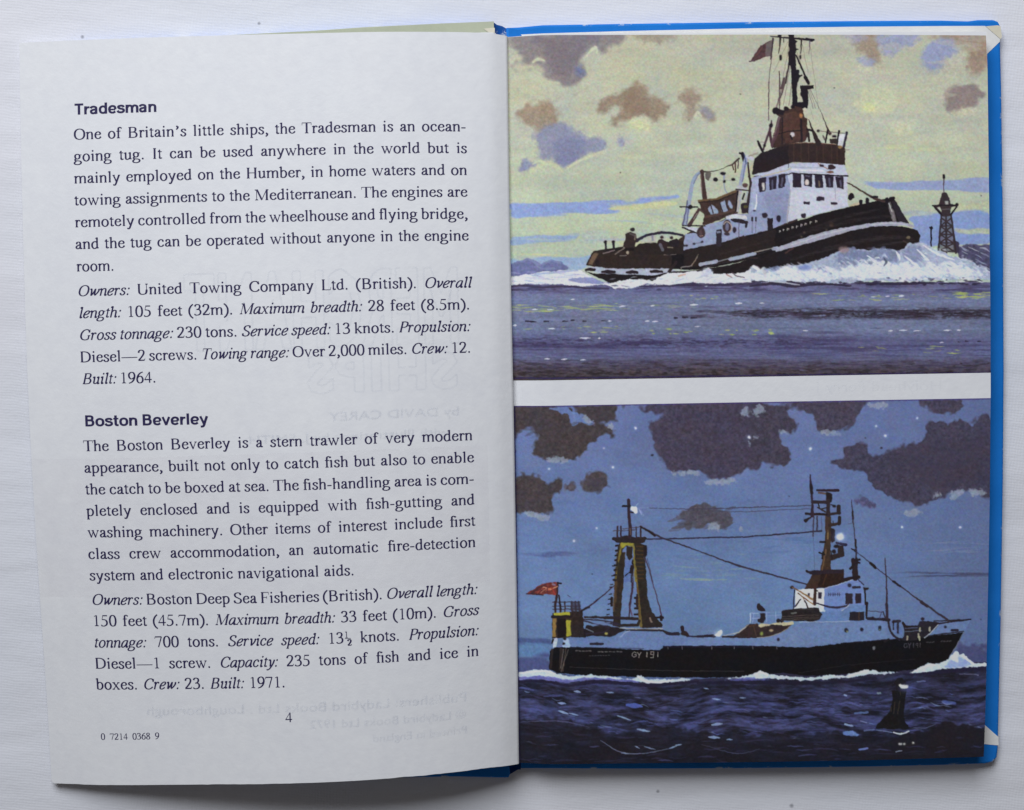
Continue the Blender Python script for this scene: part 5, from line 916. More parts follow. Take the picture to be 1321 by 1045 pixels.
# ---------------------------------------------------------------- helpers
def lin(c):
    c = np.asarray(c, float) / 255
    return np.where(c <= .04045, c / 12.92, ((c + .055) / 1.055) ** 2.4)
def new_mat(name, color=(.5, .5, .5), rough=.6, spec=.3):
    m = bpy.data.materials.new(name); m.use_nodes = True
    b = m.node_tree.nodes['Principled BSDF']
    b.inputs['Base Color'].default_value = (*color, 1); b.inputs['Roughness'].default_value = rough
    b.inputs['Specular IOR Level'].default_value = spec
    return m, m.node_tree, b
def node(nt, t, **kw):
    n = nt.nodes.new(t)
    for k, v in kw.items(): setattr(n, k, v)
    return n
def noise(nt, scale, detail=3, vec=None, rough=.5):
    n = node(nt, 'ShaderNodeTexNoise'); n.inputs['Scale'].default_value = scale; n.inputs['Detail'].default_value = detail
    n.inputs['Roughness'].default_value = rough
    if vec is not None: nt.links.new(vec, n.inputs['Vector'])
    return n
def ramp(nt, fac, stops):
    r = node(nt, 'ShaderNodeValToRGB'); e = r.color_ramp.elements
    e[0].position, e[0].color = stops[0][0], (*stops[0][1], 1)
    e[1].position, e[1].color = stops[-1][0], (*stops[-1][1], 1)
    for p, c in stops[1:-1]:
        q = e.new(p); q.color = (*c, 1)
    nt.links.new(fac, r.inputs[0]); return r
def bump(nt, b, height, strength, dist, prev=None):
    n = node(nt, 'ShaderNodeBump'); n.inputs['Strength'].default_value = strength; n.inputs['Distance'].default_value = dist
    nt.links.new(height, n.inputs['Height'])
    if prev is not None: nt.links.new(prev.outputs[0], n.inputs['Normal'])
    nt.links.new(n.outputs[0], b.inputs['Normal']); return n
def obj_coord(nt): return node(nt, 'ShaderNodeTexCoord').outputs['Object']
def scaled(nt, vec, s, rot=0):
    m = node(nt, 'ShaderNodeMapping'); m.inputs['Scale'].default_value = s; m.inputs['Rotation'].default_value = (0, 0, rot)
    nt.links.new(vec, m.inputs['Vector']); return m.outputs[0]
def mesh_obj(name, verts, faces, mat, parent=None, smooth=False):
    me = bpy.data.meshes.new(name); me.from_pydata([tuple(float(q) for q in v) for v in verts], [], faces); me.update()
    if smooth: me.polygons.foreach_set('use_smooth', [True] * len(me.polygons))
    me.materials.append(mat)
    o = bpy.data.objects.new(name, me); COL.objects.link(o)
    if parent is not None: o.parent = parent
    return o

# ---------------------------------------------------------------- materials
def paper_mat(name, col, tint):
    m, nt, b = new_mat(name, col, .62, .25)
    v = obj_coord(nt)
    r = ramp(nt, noise(nt, 55, 5, v, .6).outputs[0], [(.3, tint), (.7, col)])
    r2 = ramp(nt, noise(nt, 420, 3, v).outputs[0], [(.3, (.955, .955, .965)), (.7, (1, 1, 1))])
    mx = node(nt, 'ShaderNodeMix', data_type='RGBA', blend_type='MULTIPLY'); mx.inputs[0].default_value = 1
    nt.links.new(r.outputs[0], mx.inputs[6]); nt.links.new(r2.outputs[0], mx.inputs[7]); nt.links.new(mx.outputs[2], b.inputs['Base Color'])
    bp_ = bump(nt, b, noise(nt, 900, 4, v, .65).outputs[0], .22, .0002)
    bump(nt, b, noise(nt, 30, 3, v).outputs[0], .25, .0012, bp_)
    return m
PAPER = paper_mat('page_paper', (.80, .807, .838), (.775, .785, .825))
ENDPAPER = paper_mat('endpaper_paper', (.78, .775, .77), (.74, .74, .74))
CREAM = paper_mat('worn_cream_paper', (.74, .70, .58), (.66, .62, .50))
PALE = paper_mat('pale_green_endpaper', (.50, .53, .40), (.43, .46, .35))

def cover_mat(name, c0, c1):
    m, nt, b = new_mat(name, c0, .55, .06)
    v = obj_coord(nt)
    r = ramp(nt, noise(nt, 60, 4, v).outputs[0], [(.3, c0), (.7, c1)])
    at = node(nt, 'ShaderNodeAttribute', attribute_name='wear')
    n2 = ramp(nt, noise(nt, 330, 4, v, .7).outputs[0], [(.585, (0, 0, 0)), (.65, (1, 1, 1))])
    mu = node(nt, 'ShaderNodeMath', operation='MULTIPLY'); nt.links.new(n2.outputs[0], mu.inputs[0]); nt.links.new(at.outputs['Fac'], mu.inputs[1])
    mx = node(nt, 'ShaderNodeMix', data_type='RGBA'); nt.links.new(mu.outputs[0], mx.inputs[0]); nt.links.new(r.outputs[0], mx.inputs[6])
    mx.inputs[7].default_value = (.55, .60, .62, 1); nt.links.new(mx.outputs[2], b.inputs['Base Color'])
    bump(nt, b, noise(nt, 160, 4, v).outputs[0], .25, .0006)
    return m
BLUE = cover_mat('blue_board', (.010, .16, .56), (.016, .19, .64))
SHADED_BLUE = cover_mat('shaded_blue_spine', (.008, .055, .22), (.012, .085, .33))  # cover blue darkened: shade of the hollow spine put into its colour
def edges_mat():
    m, nt, b = new_mat('page_edges', (.7, .68, .62), .8, .1)
    v = scaled(nt, obj_coord(nt), (60, 60, 5200))
    r = ramp(nt, noise(nt, 1, 3, v).outputs[0], [(.35, (.45, .43, .38)), (.6, (.75, .74, .70))]); nt.links.new(r.outputs[0], b.inputs['Base Color'])
    return m
EDGES = edges_mat()
def ink_mat():
    m, nt, b = new_mat('indigo_ink', (.02, .016, .07), .55, .3)
    r = ramp(nt, noise(nt, 700, 3, obj_coord(nt)).outputs[0], [(.3, (.022, .017, .075)), (.75, (.030, .024, .090))]); nt.links.new(r.outputs[0], b.inputs['Base Color'])
    return m
INK = ink_mat()
def ghost_mat(name, col, amount):
    """ink of the other side, showing faintly through the thin paper"""
    m = bpy.data.materials.new(name); m.use_nodes = True; nt = m.node_tree; nt.nodes.clear()
    out = node(nt, 'ShaderNodeOutputMaterial'); mix = node(nt, 'ShaderNodeMixShader'); t = node(nt, 'ShaderNodeBsdfTransparent'); d = node(nt, 'ShaderNodeBsdfDiffuse')
    d.inputs[0].default_value = (*col, 1)
    n = noise(nt, 260, 4, obj_coord(nt)); mr = node(nt, 'ShaderNodeMapRange'); mr.inputs[3].default_value = amount * .45; mr.inputs[4].default_value = amount * 1.55
    mr.inputs[1].default_value = .25; mr.inputs[2].default_value = .75
    nt.links.new(n.outputs[0], mr.inputs[0]); nt.links.new(mr.outputs[0], mix.inputs[0])
    nt.links.new(t.outputs[0], mix.inputs[1]); nt.links.new(d.outputs[0], mix.inputs[2]); nt.links.new(mix.outputs[0], out.inputs[0])
    return m
GHOST = ghost_mat('show_through_ink', (.20, .26, .42), .021)
GHOST_TITLE = ghost_mat('show_through_title', (.20, .27, .42), .038)
GHOST_TINT = ghost_mat('show_through_picture', (.50, .42, .50), .032)
def picture_mat():
    m, nt, b = new_mat('offset_print', (.5, .5, .5), .55, .14)
    a = node(nt, 'ShaderNodeVertexColor', layer_name='print'); nt.links.new(a.outputs[0], b.inputs['Base Color'])
    bump(nt, b, noise(nt, 900, 4, obj_coord(nt), .65).outputs[0], .18, .0002)
    return m
PRINT = picture_mat()

# ---------------------------------------------------------------- the cloth under the book
def cloth_mat():
    m, nt, b = new_mat('white_cotton', (.78, .79, .86), .85, .1)
    v = obj_coord(nt)
    r = ramp(nt, noise(nt, 9, 4, v).outputs[0], [(.3, (.72, .745, .82)), (.55, (.745, .755, .815)), (.75, (.765, .755, .81))])
    # faint slubs in the yarn
    sl = ramp(nt, noise(nt, 1, 3, scaled(nt, v, (120, 1500, 1), .12)).outputs[0], [(.3, (.975, .975, .98)), (.62, (1, 1, 1))])
    mx = node(nt, 'ShaderNodeMix', data_type='RGBA', blend_type='MULTIPLY'); mx.inputs[0].default_value = 1
    nt.links.new(r.outputs[0], mx.inputs[6]); nt.links.new(sl.outputs[0], mx.inputs[7])
    # specks of lint
    col = mx.outputs[2]
    for x, y, rad in [(-100.6, 86.5, .55), (-59.2, 89.6, .5), (35.6, -94.6, .55), (68.3, -98.2, .7), (75.3, -101.8, .8), (115, 35, .4)]:
        d = node(nt, 'ShaderNodeVectorMath', operation='DISTANCE'); nt.links.new(v, d.inputs[0]); d.inputs[1].default_value = (x * MM, y * MM, 0)
        mr = node(nt, 'ShaderNodeMapRange'); mr.inputs[1].default_value = rad * MM * .3; mr.inputs[2].default_value = rad * MM; mr.inputs[3].default_value = .6; mr.inputs[4].default_value = 0
        nt.links.new(d.outputs['Value'], mr.inputs[0])
        k = node(nt, 'ShaderNodeMix', data_type='RGBA'); nt.links.new(mr.outputs[0], k.inputs[0]); nt.links.new(col, k.inputs[6]); k.inputs[7].default_value = (.12, .12, .15, 1); col = k.outputs[2]
    nt.links.new(col, b.inputs['Base Color'])
    w1 = node(nt, 'ShaderNodeTexWave', bands_direction='Y'); w1.inputs['Scale'].default_value = 470; w1.inputs['Distortion'].default_value = 5; w1.inputs['Detail'].default_value = 2; w1.inputs['Detail Scale'].default_value = .35
    nt.links.new(scaled(nt, v, (1, 1, 1), .1), w1.inputs['Vector'])
    w2 = node(nt, 'ShaderNodeTexWave', bands_direction='X'); w2.inputs['Scale'].default_value = 430; w2.inputs['Distortion'].default_value = 5; w2.inputs['Detail'].default_value = 2; w2.inputs['Detail Scale'].default_value = .35
    nt.links.new(scaled(nt, v, (1, 1, 1), .1), w2.inputs['Vector'])
    ad = node(nt, 'ShaderNodeMath', operation='ADD'); nt.links.new(w1.outputs[1], ad.inputs[0]); nt.links.new(w2.outputs[1], ad.inputs[1])
    p = bump(nt, b, ad.outputs[0], .06, .0003)
    p = bump(nt, b, noise(nt, 1, 4, scaled(nt, v, (60, 420, 1), .15), .6).outputs[0], .06, .0009, p)
    p = bump(nt, b, noise(nt, 750, 3, v, .6).outputs[0], .16, .0004, p)
    bump(nt, b, noise(nt, 22, 3, scaled(nt, v, (.5, 1.6, 1), .25)).outputs[0], .4, .004, p)
    return m
n = 61; cv, cf = [], []
for j in range(n):
    for i in range(n):
        x, y = (i / (n - 1) - .5) * 1.2, (j / (n - 1) - .5) * 1.2
        q = max(0, math.hypot(x, y) - .16)
        cv.append((x, y, .006 * q * (math.sin(9 * x + 4 * y) + math.sin(5 * x - 11 * y + 1))))
cf = [(j * n + i, j * n + i + 1, (j + 1) * n + i + 1, (j + 1) * n + i) for j in range(n - 1) for i in range(n - 1)]
cloth = mesh_obj('cloth', cv, cf, cloth_mat(), None, True); cloth['kind'] = 'structure'

# ---------------------------------------------------------------- the book
book = bpy.data.objects.new('open_book', None); COL.objects.link(book); book.empty_display_size = .02
book['label'] = 'open hardback picture book with blue cover lying on white cloth'
book['category'] = 'book'

def board(name, outline, mat, z_low, parent, soft=.35):
    """a cover board: outline of its upper face in mm, gently rounded upper and lower edges"""
    P = np.array(outline); c = P[:, :2].mean(0)
    nx = np.roll(P[:, :2], -1, 0) - np.roll(P[:, :2], 1, 0); nn = np.stack([-nx[:, 1], nx[:, 0]], 1); nn /= np.linalg.norm(nn, axis=1, keepdims=True)
    if ((P[:, :2] - c) * nn).sum() < 0: nn = -nn
    rings = []
    for off, dz in [(-.6, 0), (-.3, -.04), (-.08, -.16), (0, -.42)]:
        rings.append([(p[0] + q[0] * off, p[1] + q[1] * off, p[2] + dz) for p, q in zip(P, nn)])
    for off, zz in [(0, z_low + .4), (-.12, z_low + .12), (-.4, z_low)]:
        rings.append([(p[0] + q[0] * off, p[1] + q[1] * off, zz) for p, q in zip(P, nn)])
    n = len(P); V = [(x * MM, y * MM, z * MM) for r in rings for x, y, z in r]
    F = [(k * n + i, k * n + (i + 1) % n, (k + 1) * n + (i + 1) % n, (k + 1) * n + i) for k in range(len(rings) - 1) for i in range(n)]
    F += [tuple(range(n))[::-1], tuple(range((len(rings) - 1) * n, len(rings) * n))]
    o = mesh_obj(name, V, F, mat, parent)
    import bmesh
    bm = bmesh.new(); bm.from_mesh(o.data); bmesh.ops.recalc_face_normals(bm, faces=bm.faces)
    for f in bm.faces: f.smooth = len(f.verts) == 4
    bm.to_mesh(o.data); bm.free()
    a = o.data.attributes.new('wear', 'FLOAT', 'POINT')
    w = [0, .5, .9, 1, 1, .8, .3]
    a.data.foreach_set('value', [w[k] for k in range(len(rings)) for _ in range(n)])
    return o
def sheet(name, outline, mat, parent, dz=0.0, thick=.08):
    P = [(x * MM, y * MM, (z + dz) * MM) for x, y, z in outline]; n = len(P)
    V = P + [(x, y, z - thick * MM) for x, y, z in P]
    F = [tuple(range(n)), tuple(range(n, 2 * n))[::-1]] + [(i, n + i, n + (i + 1) % n, (i + 1) % n) for i in range(n)]
    o = mesh_obj(name, V, F, mat, parent)
    import bmesh
    bm = bmesh.new(); bm.from_mesh(o.data); bmesh.ops.recalc_face_normals(bm, faces=bm.faces); bm.to_mesh(o.data); bm.free()
    return o

back = board('back_cover', BACK_COVER, BLUE, .15, book); back['label'] = 'blue back cover board under the right page'
sheet('endpaper', EP_TOP, ENDPAPER, back, .03); sheet('endpaper', EP_BOT, ENDPAPER, back, .03)
sheet('corner_fold', EP_FLAP, CREAM, back, .10)
front = board('front_cover', FRONT_COVER, BLUE, .15, book); front['label'] = 'front cover board under the left page'
FE = [p for p in FRONT_COVER[:9]] + [(-84, -70, 2.23), (-30, -70, 2.3), (-2.4, -70, 2.6)]
sheet('endpaper', [(x, y - .02, z) for i, (x, y, z) in enumerate(FE)], PALE, front, .04)

sheet('worn_corner', [(-6.6, 87.95, 2.75), (-4.0, 88.15, 2.75), (-4.05, 85.9, 2.75), (-5.2, 86.9, 2.75)], CREAM, front, 0)

# spine strip: cloth hinge running down between the boards
ns = 40; SV, SF = [], []
SP = np.array(SPINE)
tops, bots = SP[:5], SP[5:][::-1]
random.seed(4)
for j in range(ns + 1):
    t = j / ns
    for i in range(5):
        p = tops[i] * (1 - t) + bots[i] * t
        fr = random.uniform(-.35, .35) if j in (0, ns) else 0
        SV.append((p[0] * MM, (p[1] + fr) * MM, (p[2] + .12 * math.sin(t * 40 + i)) * MM))
SF = [(j * 5 + i, j * 5 + i + 1, (j + 1) * 5 + i + 1, (j + 1) * 5 + i) for j in range(ns) for i in range(4)]
nv = len(SV); SV += [(x, y, z - .0006) for x, y, z in SV]
SF = [f[::-1] for f in SF] + [tuple(nv + q for q in f) for f in SF]
for j in range(ns):
    for i in (0, 4):
        a, b = j * 5 + i, (j + 1) * 5 + i; SF.append((a, b, nv + b, nv + a))
for i in range(4):
    for j in (0, ns):
        a, b = j * 5 + i, j * 5 + i + 1; SF.append((a, b, nv + b, nv + a))
spine = mesh_obj('spine', SV, SF, SHADED_BLUE, book, True)
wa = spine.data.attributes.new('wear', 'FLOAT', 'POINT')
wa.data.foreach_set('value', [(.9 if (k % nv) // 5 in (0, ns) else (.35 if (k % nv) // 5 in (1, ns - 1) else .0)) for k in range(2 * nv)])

# ---- curves and Coons patches in millimetres
def along(A, t):
    A = np.asarray(A, float); L = np.concatenate([[0], np.cumsum(np.linalg.norm(np.diff(A, axis=0), axis=1))]); L /= L[-1]
    return np.stack([np.interp(t, L, A[:, k]) for k in range(3)], -1)
def along_even(A, t):
    A = np.asarray(A, float); n = len(A) - 1
    A = np.concatenate([[2 * A[0] - A[1]], A, [2 * A[-1] - A[-2]]])
    x = np.clip(t, 0, 1) * n; i = np.clip(np.floor(x).astype(int), 0, n - 1); f = (x - i)[..., None]
    a, b, c, d = A[i], A[i + 1], A[i + 2], A[i + 3]
    return .5 * (2 * b + (c - a) * f + (2 * a - 5 * b + 4 * c - d) * f * f + (3 * b - a - 3 * c + d) * f ** 3)
def coons(top, bot, left, right, u, v, at):
    """u from left to right, v from top to bottom (numpy arrays of one shape)"""
    u = np.asarray(u, float); v = np.asarray(v, float); U, V = u[..., None], v[..., None]
    a, b, c, d = [np.asarray(q, float) for q in (top[0], top[-1], bot[0], bot[-1])]
    return ((1 - V) * at(top, u) + V * at(bot, u) + (1 - U) * at(left, v) + U * at(right, v)
            - ((1 - U) * (1 - V) * a + U * (1 - V) * b + (1 - U) * V * c + U * V * d))
def spine_x(y):
    q = np.asarray(LEAF_SPINE)[::-1]; return np.interp(y, q[:, 1], q[:, 0])
def page_z(x, y):
    d = x - spine_x(y)
    z = 7 - 1.5 * np.exp(-(np.maximum(d, 0) / 5.0) ** 2) + np.minimum(d, 0) * .8
    return z - .35 * np.exp(-(np.maximum(y + 86, 0) / 2.2)) - .12 * np.exp(-np.maximum(113 - x, 0) / 3.0)

# ---- block of pages below the right page
PT, PB, PR = np.array(PAGE_TOP), np.array(PAGE_BOTTOM), np.array(PAGE_RIGHT)
ring = np.concatenate([along(PT, np.linspace(0, 1, 24)), along(PR, np.linspace(0, 1, 30))[1:], along(PB[::-1], np.linspace(0, 1, 24))[1:]])
rng = np.random.default_rng(2); BV, BF = [], []; nr = len(ring); layers = 26
cen = ring.mean(0)
for k in range(layers):
    dx, dy = rng.normal(0, .07), rng.normal(0, .07)
    sc = 1 - .0016 - .001 * rng.random()
    for hz in (0, 1):
        zz = 2.42 + (k + hz * .96) * (6.2 - 2.42) / layers
        for p in ring: BV.append((((p[0] - cen[0]) * sc + cen[0] + dx) * MM, ((p[1] - cen[1]) * sc + cen[1] + dy) * MM, zz * MM))
    o0 = k * 2 * nr
    BF += [(o0 + i, o0 + (i + 1) % nr, o0 + nr + (i + 1) % nr, o0 + nr + i) for i in range(nr)]
    BF.append(tuple(range(o0 + nr, o0 + 2 * nr)))
# the top leaf of the block must stay below the dip at the gutter
BVn = np.array(BV); dd = BVn[:, 0] / MM - spine_x(BVn[:, 1] / MM); lim = 4.3 + 1.8 * np.clip((dd - 1) / 8, 0, 1)
BVn[:, 2] = np.minimum(BVn[:, 2], lim * MM)
mesh_obj('page_block', BVn, BF, EDGES, book)

# ---- right page
PL = np.stack([along(np.array([PT[0], PB[0]]), np.linspace(0, 1, 9))])[0]
def grid_faces(nu, nv):
    q = np.arange(nu * nv).reshape(nv, nu)
    return np.stack([q[:-1, :-1], q[1:, :-1], q[1:, 1:], q[:-1, 1:]], -1).reshape(-1, 4)
uu = np.concatenate([np.linspace(0, .12, 30)[:-1], np.linspace(.12, 1, 50)]); vv = np.concatenate([np.linspace(0, .95, 40)[:-1], np.linspace(.95, 1, 14)])
U, V = np.meshgrid(uu, vv); P = coons(PT, PB, PL, PR, U, V, along)
P[..., 2] = page_z(P[..., 0], P[..., 1])
n0 = P.reshape(-1, 3); nu, nv_ = len(uu), len(vv); F = grid_faces(nu, nv_).tolist()
bottom = n0 - [0, 0, .12]; N = len(n0)
F2 = [tuple(N + q for q in f[::-1]) for f in F]
edge = [(0, j) for j in range(nu)]
ids = [j for j in range(nu)] + [k * nu + nu - 1 for k in range(1, nv_)] + [(nv_ - 1) * nu + j for j in range(nu - 2, -1, -1)] + [k * nu for k in range(nv_ - 2, 0, -1)]
def walls(a, b, ids):
    m = len(ids); o0 = 2 * len(a)
    return np.concatenate([a, b, a[ids], b[ids]]), [(o0 + i, o0 + (i + 1) % m, o0 + m + (i + 1) % m, o0 + m + i) for i in range(m)]
VV, side = walls(n0, bottom, ids)
right_page = mesh_obj('right_page', VV * MM, F + F2 + side, PAPER, book, True)
right_page['label'] = 'right page with two colour pictures of ships'

def drawing_to_page(px, py):
    """the drawing board of the painter, to millimetres on the page"""
    w = H[6] * px + H[7] * py + 1
    return (H[0] * px + H[1] * py + H[2]) / w, (H[3] * px + H[4] * py + H[5]) / w
def printed_picture(canvas, ox, oy, top, bot, left, right, nu, nv, gain, label):
    """a fine sheet of ink lying on the page, each vertex carrying the colour printed there"""
    u, v = np.meshgrid(np.linspace(0, 1, nu), np.linspace(0, 1, nv))
    f3 = lambda A: [(a[0], a[1], 0.) for a in A]
    D = coons(f3(top), f3(bot), f3(left), f3(right), u, v, along)
    px, py = D[..., 0], D[..., 1]
    h, w = canvas.shape[:2]
    cx = np.clip((px - ox) * 1.5 - .5, 0, w - 1.01); cy = np.clip((py - oy) * 1.5 - .5, 0, h - 1.01)
    i, j = cx.astype(int), cy.astype(int); fx, fy = (cx - i)[..., None], (cy - j)[..., None]
    c = canvas[j, i] * (1 - fx) * (1 - fy) + canvas[j, i + 1] * fx * (1 - fy) + canvas[j + 1, i] * (1 - fx) * fy + canvas[j + 1, i + 1] * fx * fy
    X, Y = drawing_to_page(px, py); Z = page_z(X, Y) + .03
    co = np.stack([X, Y, Z], -1).reshape(-1, 3) * MM
    fa = grid_faces(nu, nv)
    me = bpy.data.meshes.new('printed_picture')
    me.vertices.add(len(co)); me.vertices.foreach_set('co', co.ravel())
    me.loops.add(fa.size); me.loops.foreach_set('vertex_index', fa.ravel().astype(np.int32))
    me.polygons.add(len(fa)); me.polygons.foreach_set('loop_start', np.arange(0, fa.size, 4, dtype=np.int32))
    me.update(calc_edges=True); me.polygons.foreach_set('use_smooth', np.ones(len(fa), bool))
    g = np.ones((nv, nu, 1)) * gain
    col = np.clip(lin(c) * g, .004, .88)
    at = me.color_attributes.new('print', 'FLOAT_COLOR', 'POINT')
    at.data.foreach_set('color', np.concatenate([col, np.ones((nv, nu, 1))], -1).astype(np.float32).ravel())
    me.materials.append(PRINT)
    o = bpy.data.objects.new('printed_picture', me); COL.objects.link(o); o.parent = right_page; o['label'] = label
    return o
xr = lambda y: float(np.interp(y, [41, 90, 255, 400, 500, 640, 750, 900, 976.5], [1272.3, 1274, 1276, 1277.8, 1278.2, 1277, 1275, 1271.8, 1269.3]))
printed_picture(paint_tug_at_sea(), 648, 38,
    [(650, 46.8), (700, 45.3), (980, 44.6), (1150, 45), (1271.9, 45.8)], [(656, 491.5), (970, 486), (xr(481) - .05, 480.7)],
    [(650, 46.8), (653, 270), (656, 491.5)], [(1271.9, 45.8)] + [(xr(y) - .05, y) for y in (90, 170, 255, 330, 400, 440)] + [(xr(481) - .05, 480.7)],
    900, 640, GAIN1, 'daytime picture of a tug ploughing through a green sea')
printed_picture(paint_trawler_at_night(), 650, 508,
    [(657, 524.4), (970, 518.8), (xr(513) - .05, 513.6)], [(664, 987.2), (740, 985.95), (970, 983.55), (1120, 980.95), (1220, 977.95), (1269.3, 976.5)],
    [(657, 524.4), (661, 760), (664, 987.2)], [(xr(513) - .05, 513.6)] + [(xr(y) - .05, y) for y in (570, 640, 700, 750, 820, 900)] + [(1269.3, 976.5)],
    900, 690, GAIN2, 'dark blue picture of a trawler sailing at night')

# ---- left leaf: one thick paper sheet arching from the gutter to the cloth
LT, LB, LF, LS = [np.array(q) for q in (LEAF_TOP, LEAF_BOTTOM, LEAF_FORE, LEAF_SPINE)]
def leaf(u, v):
    """u from the gutter to the fore edge, v from head to foot, in mm"""
    return coons(LT, LB, LS, LF, u, v, along_even)
uu = np.concatenate([np.linspace(0, .1, 22)[:-1], np.linspace(.1, .97, 90)[:-1], np.linspace(.97, 1, 8)]); vv = np.concatenate([np.linspace(0, .985, 110)[:-1], np.linspace(.985, 1, 7)])
U, V = np.meshgrid(uu, vv)
# the foot corner at the fore edge is worn round
r = .0075
cu, cvv = 1 - U, (1 - V) * 1.5
k = (cu < r) & (cvv < r)
dist = np.hypot(r - cu, r - cvv); f = np.where(k & (dist > r), r / np.maximum(dist, 1e-9), 1)
U2 = np.where(k, 1 - (r - (r - cu) * f), U); V2 = np.where(k, 1 - (r - (r - cvv) * f) / 1.5, V)
P = leaf(U2, V2); rr = np.random.default_rng(8)
# rough-cut foot and head, and the sheet's own slight cockle
foot = np.cumsum(rr.normal(0, .03, len(uu))); foot -= np.linspace(foot[0], foot[-1], len(uu)); P[-1, :, 1] += np.clip(foot, -.12, .12)
P[..., 2] += .12 * np.sin(U * 9 + V * 5) * np.sin(np.pi * U) * np.sin(np.pi * V)
# the inner edge turns down into the gutter
ext = []
for q in (.35, .7, 1.0):
    e = P[:, 0].copy(); e[:, 0] += .16 * q; e[:, 2] -= 3.2 * q; ext.append(e)
P = np.concatenate([np.stack(ext[::-1], 1), P], 1)
nu, nv_ = P.shape[1], P.shape[0]; n0 = P.reshape(-1, 3); N = len(n0); F = [f[::-1] for f in grid_faces(nu, nv_).tolist()]
F2 = [tuple(N + q for q in f[::-1]) for f in F]
ids = [j for j in range(nu)] + [k * nu + nu - 1 for k in range(1, nv_)] + [(nv_ - 1) * nu + j for j in range(nu - 2, -1, -1)] + [k * nu for k in range(nv_ - 2, 0, -1)]
VV, side = walls(n0, n0 - [0, 0, .18], ids)
left_page = mesh_obj('left_page', VV * MM, F + F2 + side, PAPER, book, True)
left_page['label'] = 'left page of printed text curving up from the spine'
# a stub of the leaf before it, just seen at the head of the gutter
LWU = np.linspace(0, .09, 10); LWV = np.linspace(0.0, .06, 5)
u_, v_ = np.meshgrid(LWU, LWV); Q = leaf(u_, v_); Q[..., 2] -= 1.2; Q[..., 1] += .55 * (1 - v_ / .06) * np.clip(1 - u_ / .09, 0, 1) + .05; Q[..., 0] = np.minimum(Q[..., 0], -3.7)
mesh_obj('leaf_stub', Q.reshape(-1, 3) * MM, [f[::-1] for f in grid_faces(10, 5).tolist()], PAPER, book, True)

# ---- lettering on the left leaf
def on_leaf(u, v, lift):
    u = np.asarray(u); v = np.asarray(v); e = 1e-3
    p = leaf(u, v); a = leaf(u + e, v) - leaf(u - e, v); b = leaf(u, v - e) - leaf(u, v + e)
    nrm = np.cross(b, a); nrm /= np.linalg.norm(nrm, axis=-1, keepdims=True)
    nrm = np.where(nrm[..., 2:] < 0, -nrm, nrm)
    p = p.copy(); p[..., 2] += .12 * np.sin(u * 9 + v * 5) * np.sin(np.pi * u) * np.sin(np.pi * v)
    return p + nrm * np.asarray(lift)[..., None]
EMU, EMV = 1 / 618., 1 / 956.
SIZES = {'p': (21.3, 20.8), 'h': (19.3, 20.0), 'n': (18.2, 18.2), 'i': (11.9, 12.0)}
prand = random.Random(11)
def set_line(st, u0, v0, u1, v1, text, acc):
    su, sv = SIZES[st]; font = 'h' if st == 'h' else 'r'
    runs, cur = [], font
    for ch in text:
        if ch == '*': cur = 'i' if cur == 'r' else 'r'; continue
        runs.append((cur, ch))
    spaces = sum(1 for f, c in runs if c == ' ')
    nat = sum(glyph(f, c)[0] for f, c in runs if c != ' ') / 1000 * su * EMU
    width = abs(u1 - u0); gap = 0; sq = 1
    if spaces:
        gap = (width - nat) / spaces
        lo, hi = .19 * su * EMU, .62 * su * EMU
        if st == 'h': gap = .26 * su * EMU; sq = (width - gap * spaces) / nat
        elif not lo < gap < hi:
            gap = min(max(gap, lo), hi); sq = (width - gap * spaces) / nat
    else: sq = width / nat
    x = 0
    for f, c in runs:
        if c == ' ': x += gap; continue
        adv, pcs = glyph(f, c)
        jit = prand.gauss(0, .0006) if st != 'n' else 0
        for vs_, fs in pcs:
            base = len(acc[0]); acc[2] += 1
            for gx, gy in vs_:
                q = (x + gx / 1000 * su * sq * EMU) / width
                acc[0].append(u0 + (u1 - u0) * q); acc[1].append(v0 + (v1 - v0) * q - gy / 1000 * sv * EMV)
                acc[3].append(.028 + .0009 * (acc[2] % 16))
            for fc in fs: acc[4].append(tuple(base + k for k in fc))
        x += adv / 1000 * su * sq * EMU
GROUPS = [('heading_text', [0], 'upper bold heading'), ('paragraph_text', range(1, 8), 'first paragraph about the tug'), ('paragraph_text', range(8, 13), 'details paragraph about the tug, with italics'),
          ('heading_text', [13], 'lower bold heading'), ('paragraph_text', range(14, 21), 'first paragraph about the trawler'), ('paragraph_text', range(21, 26), 'details paragraph about the trawler, with italics'),
          ('page_number', [26], None), ('reference_number', [27], None)]
for name, idx, label in GROUPS:
    acc = [[], [], 0, [], []]
    for k in idx: set_line(*TEXT[k], acc)
    P = on_leaf(np.array(acc[0]), np.array(acc[1]), np.array(acc[3]))
    o = mesh_obj(name, P * MM, acc[4], INK, left_page)
    if label: o['label'] = label

